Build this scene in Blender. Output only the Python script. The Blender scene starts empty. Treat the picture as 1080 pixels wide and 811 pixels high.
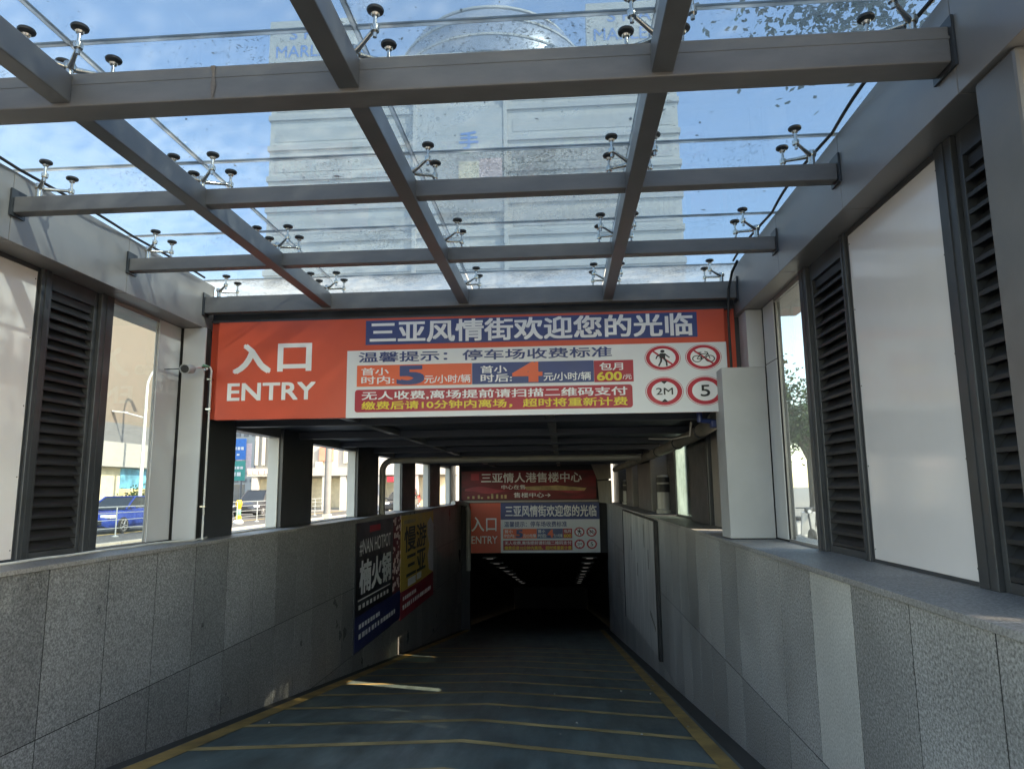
import bpy, bmesh, math, random
from mathutils import Vector, Matrix
random.seed(7)
R = math.radians
S = bpy.context.scene
COL = S.collection

# ------------------------------------------------------------------ camera
cd = bpy.data.cameras.new('camera'); cam = bpy.data.objects.new('camera', cd); COL.objects.link(cam)
yaw, pitch, roll = 0.0702216, 0.1495289, -0.0102944
fw = Vector((-math.sin(yaw)*math.cos(pitch), math.cos(yaw)*math.cos(pitch), math.sin(pitch)))
rt = Vector((math.cos(yaw), math.sin(yaw), 0)); up = rt.cross(fw)
r2 = rt*math.cos(roll)+up*math.sin(roll); u2 = -rt*math.sin(roll)+up*math.cos(roll)
M = Matrix((r2, u2, -fw)).transposed().to_4x4(); M.translation = Vector((0, 0, 1.6))
cam.matrix_world = M
cd.sensor_width = 36; cd.lens = 732.33/1080*36; cd.clip_start = .05; cd.clip_end = 2000
S.camera = cam

# ------------------------------------------------------------------ sky, sun, exposure
SUN = Vector((5.0, -2.5, 3.45)).normalized()
elev = math.asin(SUN.z); az = math.atan2(SUN.x, SUN.y)
w = bpy.data.worlds.new('World'); S.world = w; w.use_nodes = True
nt = w.node_tree; nt.nodes.clear()
sky = nt.nodes.new('ShaderNodeTexSky'); sky.sky_type = 'NISHITA'; sky.sun_disc = False
sky.sun_elevation = elev; sky.sun_rotation = az; sky.air_density = 1.0; sky.dust_density = .4; sky.ozone_density = 1.6
bg = nt.nodes.new('ShaderNodeBackground'); bg.inputs[1].default_value = .15
wo = nt.nodes.new('ShaderNodeOutputWorld')
nt.links.new(sky.outputs[0], bg.inputs[0]); nt.links.new(bg.outputs[0], wo.inputs[0])
sd = bpy.data.lights.new('sun', 'SUN'); sd.energy = 2.0; sd.angle = R(.5); sd.color = (1, .94, .84)
so = bpy.data.objects.new('sun', sd); COL.objects.link(so)
so.rotation_euler = (-SUN).to_track_quat('-Z', 'Y').to_euler(); so.location = (30, -15, 30)
S.view_settings.view_transform = 'Standard'; S.view_settings.look = 'None'
S.view_settings.exposure = 2.6; S.view_settings.gamma = 1
S.view_settings.use_white_balance = True; S.view_settings.white_balance_temperature = 8500; S.view_settings.white_balance_tint = 10
S.cycles.max_bounces = 10; S.cycles.transparent_max_bounces = 24; S.cycles.diffuse_bounces = 6
S.cycles.use_denoising = True
S.cycles.caustics_reflective = False; S.cycles.caustics_refractive = False

# ------------------------------------------------------------------ materials
def nodes(name):
    m = bpy.data.materials.new(name); m.use_nodes = True
    t = m.node_tree; b = t.nodes['Principled BSDF']
    return m, t, b
def noise(t, scale, detail=3, rough=.55, sx=None):
    tc = t.nodes.new('ShaderNodeTexCoord'); n = t.nodes.new('ShaderNodeTexNoise')
    n.inputs['Scale'].default_value = scale; n.inputs['Detail'].default_value = detail; n.inputs['Roughness'].default_value = rough
    if sx:
        mp = t.nodes.new('ShaderNodeMapping'); mp.inputs['Scale'].default_value = sx
        t.links.new(tc.outputs['Object'], mp.inputs[0]); t.links.new(mp.outputs[0], n.inputs['Vector'])
    else: t.links.new(tc.outputs['Object'], n.inputs['Vector'])
    return n
def ramp(t, src, stops):
    r = t.nodes.new('ShaderNodeValToRGB'); e = r.color_ramp.elements
    while len(e) < len(stops): e.new(.5)
    for k, (p, c) in enumerate(stops):
        e[k].position = p; e[k].color = (c[0], c[1], c[2], 1) if hasattr(c, '__len__') else (c, c, c, 1)
    t.links.new(src, r.inputs[0]); return r
def mk(name, col, rough=.5, metal=0., var=.12, scale=3., bump=0., bscale=40., sx=None, spec=None, rvar=.1):
    m, t, b = nodes(name)
    n = noise(t, scale, 5, .6, sx)
    lo = [max(0, c*(1-var)) for c in col]; hi = [min(1, c*(1+var)) for c in col]
    r = ramp(t, n.outputs[0], [(.3, lo), (.7, hi)])
    t.links.new(r.outputs[0], b.inputs['Base Color'])
    rr = ramp(t, n.outputs[0], [(.25, max(0, rough-rvar)), (.75, min(1, rough+rvar))])
    t.links.new(rr.outputs[0], b.inputs['Roughness'])
    b.inputs['Metallic'].default_value = metal
    if spec is not None: b.inputs['Specular IOR Level'].default_value = spec
    if bump:
        n2 = noise(t, bscale, 3); bp = t.nodes.new('ShaderNodeBump'); bp.inputs['Strength'].default_value = bump; bp.inputs['Distance'].default_value = .01
        t.links.new(n2.outputs[0], bp.inputs['Height']); t.links.new(bp.outputs[0], b.inputs['Normal'])
    return m
def granite(name, lo, mid, hi, rough, sc=48):
    m, t, b = nodes(name)
    n = noise(t, sc, 4, .65); n2 = noise(t, 1.3, 4)
    g = t.nodes.new('ShaderNodeNewGeometry')
    r = ramp(t, n.outputs[0], [(.36, lo), (.5, mid), (.64, hi)])
    v = ramp(t, g.outputs['Random Per Island'], [(0, .78), (1, 1.18)])
    v2 = ramp(t, n2.outputs[0], [(.3, .82), (.7, 1.1)])
    a = t.nodes.new('ShaderNodeMix'); a.data_type = 'RGBA'; a.blend_type = 'MULTIPLY'; a.inputs[0].default_value = 1
    a2 = t.nodes.new('ShaderNodeMix'); a2.data_type = 'RGBA'; a2.blend_type = 'MULTIPLY'; a2.inputs[0].default_value = 1
    t.links.new(r.outputs[0], a.inputs[6]); t.links.new(v.outputs[0], a.inputs[7])
    t.links.new(a.outputs[2], a2.inputs[6]); t.links.new(v2.outputs[0], a2.inputs[7])
    t.links.new(a2.outputs[2], b.inputs['Base Color'])
    rr = ramp(t, n2.outputs[0], [(.3, rough-.08), (.7, rough+.12)]); t.links.new(rr.outputs[0], b.inputs['Roughness'])
    bp = t.nodes.new('ShaderNodeBump'); bp.inputs['Strength'].default_value = .05; bp.inputs['Distance'].default_value = .002
    t.links.new(n.outputs[0], bp.inputs['Height']); t.links.new(bp.outputs[0], b.inputs['Normal'])
    return m
def glass(name, tint, dirt, speck=0., refl=1.0, dirtcol=(.62, .64, .62)):
    m = bpy.data.materials.new(name); m.use_nodes = True; t = m.node_tree; t.nodes.clear()
    out = t.nodes.new('ShaderNodeOutputMaterial')
    tr = t.nodes.new('ShaderNodeBsdfTransparent'); tr.inputs[0].default_value = (*tint, 1)
    gl = t.nodes.new('ShaderNodeBsdfGlossy'); gl.inputs['Roughness'].default_value = .02
    lw = t.nodes.new('ShaderNodeLayerWeight'); lw.inputs[0].default_value = .5
    pw = t.nodes.new('ShaderNodeMath'); pw.operation = 'POWER'; pw.inputs[1].default_value = 5
    ml = t.nodes.new('ShaderNodeMath'); ml.operation = 'MULTIPLY_ADD'; ml.inputs[1].default_value = .9*refl; ml.inputs[2].default_value = .04*refl
    mix = t.nodes.new('ShaderNodeMixShader')
    t.links.new(lw.outputs['Facing'], pw.inputs[0]); t.links.new(pw.outputs[0], ml.inputs[0]); t.links.new(ml.outputs[0], mix.inputs[0]); t.links.new(tr.outputs[0], mix.inputs[1]); t.links.new(gl.outputs[0], mix.inputs[2])
    tl = t.nodes.new('ShaderNodeBsdfTranslucent'); tl.inputs[0].default_value = (*dirtcol, 1)
    n = noise(t, 2.6, 7, .7); r = ramp(t, n.outputs[0], [(.3, dirt*.6), (.72, min(1, dirt*1.5))])
    mix2 = t.nodes.new('ShaderNodeMixShader')
    t.links.new(r.outputs[0], mix2.inputs[0]); t.links.new(mix.outputs[0], mix2.inputs[1]); t.links.new(tl.outputs[0], mix2.inputs[2])
    last = mix2
    if speck:
        df = t.nodes.new('ShaderNodeBsdfDiffuse'); df.inputs[0].default_value = (.09, .09, .075, 1)
        n3 = noise(t, 34, 4, .7); n4 = noise(t, .7, 2)
        mm = t.nodes.new('ShaderNodeMath'); mm.operation = 'MULTIPLY_ADD'; mm.inputs[1].default_value = .55; 
        t.links.new(n4.outputs[0], mm.inputs[0]); t.links.new(n3.outputs[0], mm.inputs[2])
        r3 = ramp(t, mm.outputs[0], [(.98-speck, 0), (1.14-speck, .55)])
        mix3 = t.nodes.new('ShaderNodeMixShader'); t.links.new(r3.outputs[0], mix3.inputs[0]); t.links.new(last.outputs[0], mix3.inputs[1]); t.links.new(df.outputs[0], mix3.inputs[2])
        last = mix3
    t.links.new(last.outputs[0], out.inputs[0]); return m
def emit(name, col, strength):
    m, t, b = nodes(name); b.inputs['Base Color'].default_value = (.8, .8, .8, 1)
    b.inputs['Emission Color'].default_value = (*col, 1); b.inputs['Emission Strength'].default_value = strength; return m

m_frame = mk('grey_steel_paint', (.155, .15, .148), .38, .25, .14, 2.5, .05, 60)
m_beam = mk('grey_beam_paint', (.18, .167, .158), .45, .05, .16, 2.2, .04, 60, (1, 3, 3))
m_fascia = mk('brushed_aluminium_panel', (.265, .25, .24), .38, .2, .08, 1.5, .03, 25)
m_dark = mk('charcoal_aluminium', (.055, .06, .066), .38, .3, .2, 3)
m_slat = mk('louvre_paint', (.020, .021, .023), .5, .1, .25, 4)
m_black = mk('black_rubber', (.012, .012, .013), .55, 0, .2, 6)
m_white = mk('white_panel_gloss', (.72, .685, .675), .12, 0, .04, .9, 0, 10, None, .6, .04)
m_col = mk('white_aluminium_cladding', (.52, .53, .54), .4, .15, .05, 1.4)
m_foot = mk('dull_column_box', (.41, .415, .42), .5, .05, .1, 1.1, .04, 8)
m_reveal = mk('pale_reveal', (.55, .55, .52), .5, 0, .08, 2)
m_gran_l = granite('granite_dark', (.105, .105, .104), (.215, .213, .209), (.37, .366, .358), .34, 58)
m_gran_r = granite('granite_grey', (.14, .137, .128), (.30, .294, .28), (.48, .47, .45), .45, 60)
m_gran_b = granite('granite_pale', (.31, .303, .275), (.43, .42, .39), (.53, .52, .485), .5, 60)
m_cop = granite('granite_coping', (.185, .178, .168), (.27, .26, .248), (.36, .35, .335), .55, 70)
m_conc = mk('stained_concrete', (.20, .19, .165), .75, 0, .3, 1.2, .3, 18)
m_joint = mk('dark_joint', (.014, .014, .014), .8)
m_ceil = mk('dark_ceiling', (.06, .065, .08), .5, .1, .15, 2)
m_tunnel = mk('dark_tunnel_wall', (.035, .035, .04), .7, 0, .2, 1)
m_ss = mk('stainless_steel', (.60, .58, .54), .22, .95, .1, 14)
m_pipe = mk('grey_pipe', (.30, .30, .28), .45, .1, .15, 3)
m_camb = mk('camera_housing', (.42, .43, .43), .45, 0, .05, 6)
m_pole = mk('weathered_pole', (.17, .165, .16), .7, 0, .15, 2)
m_pvc = mk('pale_pvc', (.58, .58, .55), .4, 0, .1, 4)
def seal_mat():
    m, t, b = nodes('grey_sealant'); b.inputs['Base Color'].default_value = (.42, .43, .42, 1); b.inputs['Roughness'].default_value = .7
    tl = t.nodes.new('ShaderNodeBsdfTranslucent'); n = noise(t, 3, 4); r = ramp(t, n.outputs[0], [(.35, (.45, .46, .45)), (.65, (.75, .76, .74))]); t.links.new(r.outputs[0], tl.inputs[0])
    mx = t.nodes.new('ShaderNodeMixShader'); mx.inputs[0].default_value = .9; t.links.new(b.outputs[0], mx.inputs[1]); t.links.new(tl.outputs[0], mx.inputs[2])
    t.links.new(mx.outputs[0], t.nodes['Material Output'].inputs[0]); return m
m_seal = seal_mat()
m_glass = glass('dirty_roof_glass', (.46, .545, .61), .15, .035, .5)
m_glass_d = glass('very_dirty_roof_glass', (.62, .66, .68), .55, .19, .6, (.55, .57, .56))
m_glass_m = glass('stained_roof_glass', (.46, .53, .58), .26, .145, .5, (.5, .5, .47))
m_glass_n = glass('speckled_roof_glass', (.46, .54, .60), .18, .085, .5)
m_glass_c = glass('clear_glass', (.74, .79, .80), .02, 0, 1.0)
m_glass_f = glass('frosted_glass', (.35, .42, .40), .55, 0, 1.0, (.40, .46, .44))
m_red = mk('red_sign_vinyl', (.66, .085, .040), .42, 0, .06, 1)
m_redd = mk('dark_red_vinyl', (.42, .022, .04), .45, 0, .06, 2)
m_orange = mk('orange_vinyl', (.82, .13, .05), .42, 0, .05, 2)
m_blue = mk('navy_vinyl', (.03, .055, .19), .42, 0, .06, 2)
m_signw = mk('white_vinyl', (.72, .73, .74), .4, 0, .04, 1)
m_letw = mk('white_lettering', (.82, .82, .82), .45, 0, .02, 3)
m_lety = mk('yellow_lettering', (.78, .62, .06), .45, 0, .05, 3)
m_letk = mk('black_lettering', (.015, .015, .017), .5, 0, .05, 3)
m_letred = mk('red_ring', (.50, .014, .035), .45, 0, .04, 3)
m_banner = mk('crimson_banner', (.17, .012, .02), .5, 0, .5, 1.6, 0, 10, (.5, 1, 2))
m_bannerg = mk('gold_brushstroke', (.45, .33, .16), .5, 0, .4, 3)
m_post_k = mk('black_poster', (.016, .016, .022), .35, 0, .4, 2)
m_post_y = mk('yellow_poster', (.62, .42, .075), .45, 0, .14, 2)
m_post_b = mk('navy_poster', (.02, .03, .13), .4, 0, .2, 2)
m_post_r = mk('red_poster', (.34, .025, .045), .4, 0, .15, 2)
m_torn = mk('torn_white_paper', (.62, .60, .66), .7, 0, .12, 6)
m_asph = mk('asphalt', (.10, .10, .098), .85, 0, .25, 2.5, .4, 90)
m_pave = mk('pavement_stone', (.28, .265, .24), .8, 0, .12, 2, .2, 30)
m_kerb = mk('kerb_stone', (.36, .34, .29), .8, 0, .12, 4)
m_ypaint = mk('yellow_road_paint', (.62, .42, .08), .6, 0, .25, 3)
m_earth = mk('ground', (.32, .30, .265), .9, 0, .2, .4)
m_rail = mk('pale_rail_paint', (.34, .37, .38), .4, .2, .08, 5)
m_yel = mk('yellow_post_paint', (.75, .45, .03), .45, 0, .1, 5)
m_green = mk('green_band', (.12, .34, .22), .5)
m_beige = mk('beige_render', (.21, .18, .155), .8, 0, .06, .2)
m_band = mk('grey_band', (.17, .175, .19), .6)
m_wht = mk('white_render', (.38, .38, .37), .7, 0, .05, .15)
m_tow = mk('tower_render', (.45, .43, .395), .7, 0, .06, .08)
m_towb = mk('tower_band', (.39, .375, .35), .6, 0, .06, .1)
m_win = mk('dark_window', (.10, .12, .14), .12, 0, .3, .6)
m_dome = mk('dome_cladding', (.27, .30, .36), .35, .2, .08, .2)
m_bark = mk('bark', (.11, .085, .06), .9, 0, .3, 5, .5, 20, (1, 1, .2))
m_leaf = mk('leaf', (.04, .075, .022), .6, 0, .45, 1.2, spec=.2)
m_leaf2 = mk('leaf_dark', (.032, .06, .02), .6, 0, .4, 1.2, spec=.2)
m_lit = mk('dry_leaf', (.10, .085, .05), .8, 0, .4, 9)
m_carb = mk('blue_car_paint', (.02, .06, .33), .22, .3, .05, 1)
m_cark = mk('dark_car_paint', (.05, .055, .065), .22, .3, .05, 1)
m_carr = mk('red_car_paint', (.50, .02, .03), .22, .2, .05, 1)
m_carg = mk('car_glass', (.025, .03, .035), .06, 0, .1, 1)
m_tyre = mk('tyre', (.018, .018, .018), .85)
m_rim = mk('alloy_rim', (.62, .62, .64), .25, .8, .05, 3)
m_lamp = mk('headlamp_lens', (.75, .77, .8), .1, .1, .05, 3)
m_lightw = mk('white_lamp_paint', (.70, .70, .70), .4)
m_redp = mk('sun_faded_red', (.60, .22, .16), .6)
m_rust = mk('rust_stain', (.19, .155, .13), .8, 0, .3, 20)
m_mur1 = mk('mural_blue', (.12, .38, .55), .5, 0, .6, 1.3)
m_mur2 = mk('mural_yellow', (.72, .58, .30), .5, 0, .4, 1.5)
m_sblue = mk('blue_board', (.02, .20, .62), .5)
m_sgreen = mk('green_board', (.03, .34, .30), .5)
m_spink = mk('pale_pink_poster', (.66, .50, .50), .6)
m_spale = mk('pale_yellow_poster', (.70, .62, .45), .6)

# epoxy floor with wear
def floor_mat():
    m, t, b = nodes('worn_green_epoxy')
    n = noise(t, .9, 6, .62); n2 = noise(t, 3.2, 6, .7, (1, .12, 1)); n3 = noise(t, 120, 2)
    r = ramp(t, n.outputs[0], [(.3, (.085, .122, .12)), (.5, (.125, .175, .17)), (.72, (.175, .20, .19))])
    r2 = ramp(t, n2.outputs[0], [(.36, .62), (.62, 1.12)])
    a = t.nodes.new('ShaderNodeMix'); a.data_type = 'RGBA'; a.blend_type = 'MULTIPLY'; a.inputs[0].default_value = 1
    t.links.new(r.outputs[0], a.inputs[6]); t.links.new(r2.outputs[0], a.inputs[7]); t.links.new(a.outputs[2], b.inputs['Base Color'])
    rr = ramp(t, n.outputs[0], [(.3, .32), (.7, .6)]); t.links.new(rr.outputs[0], b.inputs['Roughness'])
    bp = t.nodes.new('ShaderNodeBump'); bp.inputs['Strength'].default_value = .2; bp.inputs['Distance'].default_value = .003
    t.links.new(n3.outputs[0], bp.inputs['Height']); t.links.new(bp.outputs[0], b.inputs['Normal']); return m
m_floor = floor_mat()
m_stripe = mk('worn_yellow_stripe', (.42, .27, .09), .55, 0, .5, 2.2, .2, 60)
m_stripe2 = mk('faded_yellow_stripe', (.44, .32, .14), .5, 0, .6, 1.5, .2, 60)
m_gutter = mk('dirty_gutter', (.055, .055, .05), .7, 0, .35, 2)

# ------------------------------------------------------------------ mesh builder
class MB:
    def __init__(s): s.b = bmesh.new()
    def box(s, x0, x1, y0, y1, z0, z1, bev=0.):
        x0, x1 = min(x0, x1), max(x0, x1); y0, y1 = min(y0, y1), max(y0, y1); z0, z1 = min(z0, z1), max(z0, z1)
        t = bmesh.new()
        bmesh.ops.create_cube(t, size=1, matrix=Matrix.Translation(((x0+x1)/2, (y0+y1)/2, (z0+z1)/2)) @ Matrix.Diagonal((x1-x0, y1-y0, z1-z0, 1)))
        if bev: bmesh.ops.bevel(t, geom=t.edges[:], offset=bev, segments=2, affect='EDGES', profile=.5)
        return s._merge(t)
    def _merge(s, t):
        me = bpy.data.meshes.new('tmp'); t.to_mesh(me); t.free(); s.b.from_mesh(me); bpy.data.meshes.remove(me); return s
    def tube(s, p, q, r, r2=None, n=12, caps=True):
        p, q = Vector(p), Vector(q); d = q-p; L = d.length
        if L < 1e-6: return s
        t = bmesh.new()
        bmesh.ops.create_cone(t, cap_ends=caps, segments=n, radius1=r, radius2=r if r2 is None else r2, depth=L,
                              matrix=Matrix.Translation((p+q)/2) @ d.to_track_quat('Z', 'Y').to_matrix().to_4x4())
        return s._merge(t)
    def path(s, pts, r, n=10):
        pts = [Vector(p) for p in pts]; rings = []
        rad = r if hasattr(r, '__len__') else [r]*len(pts)
        ref = None
        for i, p in enumerate(pts):
            d = (pts[min(i+1, len(pts)-1)]-pts[max(i-1, 0)]).normalized()
            if ref is None: ref = d.orthogonal().normalized()
            a = (ref-d*ref.dot(d))
            if a.length < 1e-4: a = d.orthogonal()
            a.normalize(); ref = a; b = d.cross(a)
            rings.append([s.b.verts.new(p+(a*math.cos(2*math.pi*k/n)+b*math.sin(2*math.pi*k/n))*rad[i]) for k in range(n)])
        for A, B in zip(rings, rings[1:]):
            for k in range(n): s.b.faces.new((A[k], A[(k+1) % n], B[(k+1) % n], B[k]))
        s.b.faces.new(rings[0][::-1]); s.b.faces.new(rings[-1]); return s
    def prism(s, poly, vec):
        vec = Vector(vec); a = [s.b.verts.new(p) for p in poly]; b = [s.b.verts.new(Vector(p)+vec) for p in poly]
        n = len(poly)
        s.b.faces.new(a[::-1]); s.b.faces.new(b)
        for k in range(n): s.b.faces.new((a[k], a[(k+1) % n], b[(k+1) % n], b[k]))
        return s
    def face(s, pts): s.b.faces.new([s.b.verts.new(p) for p in pts]); return s
    def lathe(s, c, prof, n=24, axis=Vector((0, 0, 1))):
        c = Vector(c); q = axis.normalized().to_track_quat('Z', 'Y'); rings = []
        for (r, z) in prof:
            rings.append([s.b.verts.new(c+q @ Vector((r*math.cos(2*math.pi*k/n), r*math.sin(2*math.pi*k/n), z))) for k in range(n)])
        for A, B in zip(rings, rings[1:]):
            for k in range(n): s.b.faces.new((A[k], A[(k+1) % n], B[(k+1) % n], B[k]))
        if prof[0][0] > 1e-5: s.b.faces.new(rings[0][::-1])
        if prof[-1][0] > 1e-5: s.b.faces.new(rings[-1])
        return s
    def build(s, name, mat, parent=None, smooth=False, loc=None, keep=False):
        if not keep: bmesh.ops.recalc_face_normals(s.b, faces=s.b.faces[:])
        me = bpy.data.meshes.new(name)
        if parent is not None: off = parent['_w']
        elif loc is not None: off = loc
        else:
            vs = [v.co for v in s.b.verts]
            off = ((min(v.x for v in vs)+max(v.x for v in vs))/2, (min(v.y for v in vs)+max(v.y for v in vs))/2, min(v.z for v in vs))
        off = Vector(off)
        bmesh.ops.translate(s.b, verts=s.b.verts[:], vec=-off)
        s.b.to_mesh(me); s.b.free()
        if smooth:
            for p in me.polygons: p.use_smooth = True
            try: me.set_sharp_from_angle(angle=R(40))
            except Exception: pass
        me.materials.append(mat)
        o = bpy.data.objects.new(name, me); COL.objects.link(o)
        o['_w'] = tuple(off)
        if parent is not None: o.parent = parent; o.location = (0, 0, 0)
        else: o.location = off
        return o
def tag(o, label, cat, group=None):
    o['label'] = label; o['category'] = cat
    if group: o['group'] = group
    return o
def thing(name, loc, label, cat, group=None):
    o = bpy.data.objects.new(name, None); COL.objects.link(o); o.location = loc; o['_w'] = tuple(loc); o.empty_display_size = .2
    return tag(o, label, cat, group)
def struct(o): o['kind'] = 'structure'; return o
def dup(root, delta, label=None, group=None):
    def cp(o, par):
        c = o.copy(); COL.objects.link(c)
        if par is not None: c.parent = par; 
        for ch in o.children: cp(ch, c)
        return c
    c = cp(root, None); c.location = Vector(root.location)+Vector(delta)
    if label: c['label'] = label
    if group: c['group'] = group
    return c

# text as flat printed mesh fitted to a box on the plane O + u*U + v*V
def text(body, mat, parent, O, U, V, wd, ht, bold=.012, lift=.004, name='lettering'):
    c = bpy.data.curves.new('txt', 'FONT'); c.body = body; c.resolution_u = 4
    o = bpy.data.objects.new('txt', c); COL.objects.link(o)
    bpy.context.view_layer.update()
    me = bpy.data.meshes.new_from_object(o.evaluated_get(bpy.context.evaluated_depsgraph_get()))
    bpy.data.objects.remove(o); bpy.data.curves.remove(c)
    xs = [v.co.x for v in me.vertices]; ys = [v.co.y for v in me.vertices]
    x0, x1, y0, y1 = min(xs), max(xs), min(ys), max(ys)
    O, U, V = Vector(O), Vector(U), Vector(V); N = U.cross(V)
    off = Vector(parent['_w'])
    for v in me.vertices:
        a = (v.co.x-x0)/(x1-x0)*wd; b = (v.co.y-y0)/(y1-y0)*ht
        v.co = O+U*a+V*b+N*lift-off
    # heavier stroke: shifted copies, each a hair above the last
    em = ht/max(.7, (y1-y0)); hx = wd/(x1-x0); d = bold*1.25
    if d > .003:
        bm = bmesh.new(); bm.from_mesh(me); src = me.copy()
        for k, (du, dv) in enumerate(((-1, -1), (1, -1), (1, 1), (-1, 1), (0, 0))):
            tmp = src.copy()
            for v in tmp.vertices: v.co += U*du*d*hx+V*dv*d*em+N*.0004*(k+1)
            bm.from_mesh(tmp); bpy.data.meshes.remove(tmp)
        bm.to_mesh(me); bm.free(); bpy.data.meshes.remove(src)
    me.materials.clear(); me.materials.append(mat); me.name = name
    t = bpy.data.objects.new(name, me); COL.objects.link(t); t.parent = parent; t['_w'] = tuple(off)
    return t
XX, ZZ, YY = Vector((1, 0, 0)), Vector((0, 0, 1)), Vector((0, 1, 0))

# ================================================================== GROUND AND RAMP
SL = .139
def fz(y): return -SL*y if y > 0 else 0.0
LX, RX = -4.27, 1.82             # inner wall faces
YE = 29.5                        # where the ramp goes under the lintel
ORX = 2.75; OLX = -4.98          # outer faces of the parapet walls
b = MB(); b.face([(-400, -200, 0), (OLX, -200, 0), (OLX, YE+.4, 0), (-400, YE+.4, 0)])
b.face([(ORX, -200, 0), (400, -200, 0), (400, YE+.4, 0), (ORX, YE+.4, 0)])
b.face([(-400, YE+.4, 0), (400, YE+.4, 0), (400, 900, 0), (-400, 900, 0)])
b.face([(OLX, -200, 0), (ORX, -200, 0), (ORX, -1.5, 0), (OLX, -1.5, 0)])
struct(b.build('ground', m_earth, loc=(0, 0, 0)))
b = MB()
ys = [-1.5, 0] + [k*2.0 for k in range(1, 36)]
for a, c in zip(ys, ys[1:]):
    b.face([(LX-.1, a, fz(a)-.0), (RX+.1, a, fz(a)), (RX+.1, c, fz(c)), (LX-.1, c, fz(c))])
struct(b.build('ramp_floor', m_floor, loc=(0, 0, 0)))
# painted chevrons and edge stripes
def strip(b, p, q, wd, h=.004):
    (x0, y0), (x1, y1) = p, q
    b.face([(x0, y0-wd/2, fz(y0-wd/2)+h), (x1, y1-wd/2, fz(y1-wd/2)+h), (x1, y1+wd/2, fz(y1+wd/2)+h), (x0, y0+wd/2, fz(y0+wd/2)+h)])
b = MB()
for k in range(-6, 11):
    y = 8.04+1.27*k
    if y < 1.2: continue
    strip(b, (-3.9, y-.62), (-1.15, y), .17); strip(b, (-1.15, y), (1.4, y-.98), .17)
struct(b.build('chevron_stripes', m_stripe2, loc=(0, 0, 0)))
b = MB()
for x0, x1 in ((-4.10, -3.88), (1.40, 1.58)):
    for a, c in zip(ys[1:16], ys[2:17]):
        b.face([(x0, a, fz(a)+.008), (x1, a, fz(a)+.008), (x1, c, fz(c)+.008), (x0, c, fz(c)+.008)])
struct(b.build('edge_stripes', m_stripe, loc=(0, 0, 0)))
b = MB()
for x0, x1 in ((LX-.02, -4.12), (1.62, RX+.02)):
    for a, c in zip(ys[1:16], ys[2:17]):
        b.face([(x0, a, fz(a)+.004), (x1, a, fz(a)+.004), (x1, c, fz(c)+.004), (x0, c, fz(c)+.004)])
struct(b.build('drain_gutter', m_gutter, loc=(0, 0, 0)))

b = MB()
for k in range(20):
    x = random.choice([random.gauss(1.25, .25), random.uniform(-3.8, 1.5)]); y = random.uniform(6.6, 13); r_ = random.uniform(.006, .017)
    t_ = bmesh.new(); bmesh.ops.create_icosphere(t_, subdivisions=1, radius=r_, matrix=Matrix.Translation((x, y, fz(y)+.010+r_*.5)) @ Matrix.Diagonal((1, random.uniform(.6, 1.6), .6, 1))); b._merge(t_)
o = b.build('floor_litter', m_kerb, loc=(0, 9, 0)); o['kind'] = 'stuff'; tag(o, 'small pale bits of litter scattered on the ramp floor', 'litter')
# street on the left
b = MB(); b.box(-28, -17.2, -60, 56, -.3, .004); struct(b.build('road', m_asph, loc=(-22, 0, 0)))
b = MB(); b.box(-13.6, OLX-.002, -60, 56, -.3, .006); struct(b.build('pavement', m_pave, loc=(-9, 0, 0)))
b = MB(); b.box(-17.2, -13.6, -60, 56, -.3, .0045); struct(b.build('cycle_lane', m_asph, loc=(-15, 0, 0)))
b = MB()
for k in range(-20, 19): b.box(-13.85, -13.6, k*3.0, k*3.0+2.985, -.2, .13, .02)
struct(b.build('kerb', m_kerb, loc=(-13.7, 0, 0)))
b = MB(); b.box(-17.9, -17.75, -60, 56, .006, .009); b.box(-14.35, -14.2, -60, 56, .006, .009)
struct(b.build('road_marking', m_ypaint, loc=(-17.8, 0, 0)))
b = MB(); b.box(-30, -28, -60, 56, -.2, .14); struct(b.build('far_pavement', m_pave, loc=(-29, 0, 0)))

# ================================================================== RETAINING WALLS
def wall(side):
    L = side < 0
    name, lab = ('retaining_wall', 'dark speckled granite ramp wall on the left with two posters' if L else 'lighter grey speckled granite ramp wall on the right with one pale tile')
    t = thing(name, ((LX-.3 if L else RX+.3), 12, 0), lab, 'wall')
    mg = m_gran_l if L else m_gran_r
    xi = LX if L else RX; xo = OLX if L else ORX
    b = MB()
    c0, c1 = (xo, xi-.003) if L else (xi+.003, xo)
    b.prism([(c0, -1.4, -.5), (c0, YE+.3, -7), (c0, YE+.3, .98), (c0, -1.4, .98)], (c1-c0, 0, 0)); b.build('wall_core', m_joint, t)
    b = MB(); bp = MB()
    sp = .785 if L else .752; y0 = (5.66-7*.785) if L else (3.22-5*.752)
    k = 0
    rows = [(.976, -.35), (-.360, -1.66), (-1.670, -2.97), (-2.980, -4.28), (-4.290, -5.6)]
    while y0+k*sp < YE+.2:
        a = y0+k*sp; c = min(a+sp-.013, YE+.25)
        for (zt, zb) in rows:
            if zt < fz(c)-.3: continue
            tgt = bp if (not L and abs(a-4.72) < .3 and zt > .5) else b
            tgt.box(xi, xi-.02 if L else xi+.02, a, c, zb, zt)
        k += 1
    b.build('granite_cladding', mg, t)
    if not L:
        o = bp.build('pale_tile', m_gran_b, t); o['label'] = 'one paler granite tile'
    else: bp.b.free()
    # coping stones
    b = MB(); k = 0; yy = -1.5
    while yy < YE+.2:
        y2 = min(yy+1.57, YE+.3)
        if L: b.box(xo-.03, xi+.02, yy, y2-.004, .98, 1.02, .004)
        else: b.box(xi-.02, xo+.03, yy, y2-.004, .98, 1.02, .004)
        yy += 1.57
    b.build('coping', m_cop, t)
    return t
wallL = wall(-1); wallR = wall(1)

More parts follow.
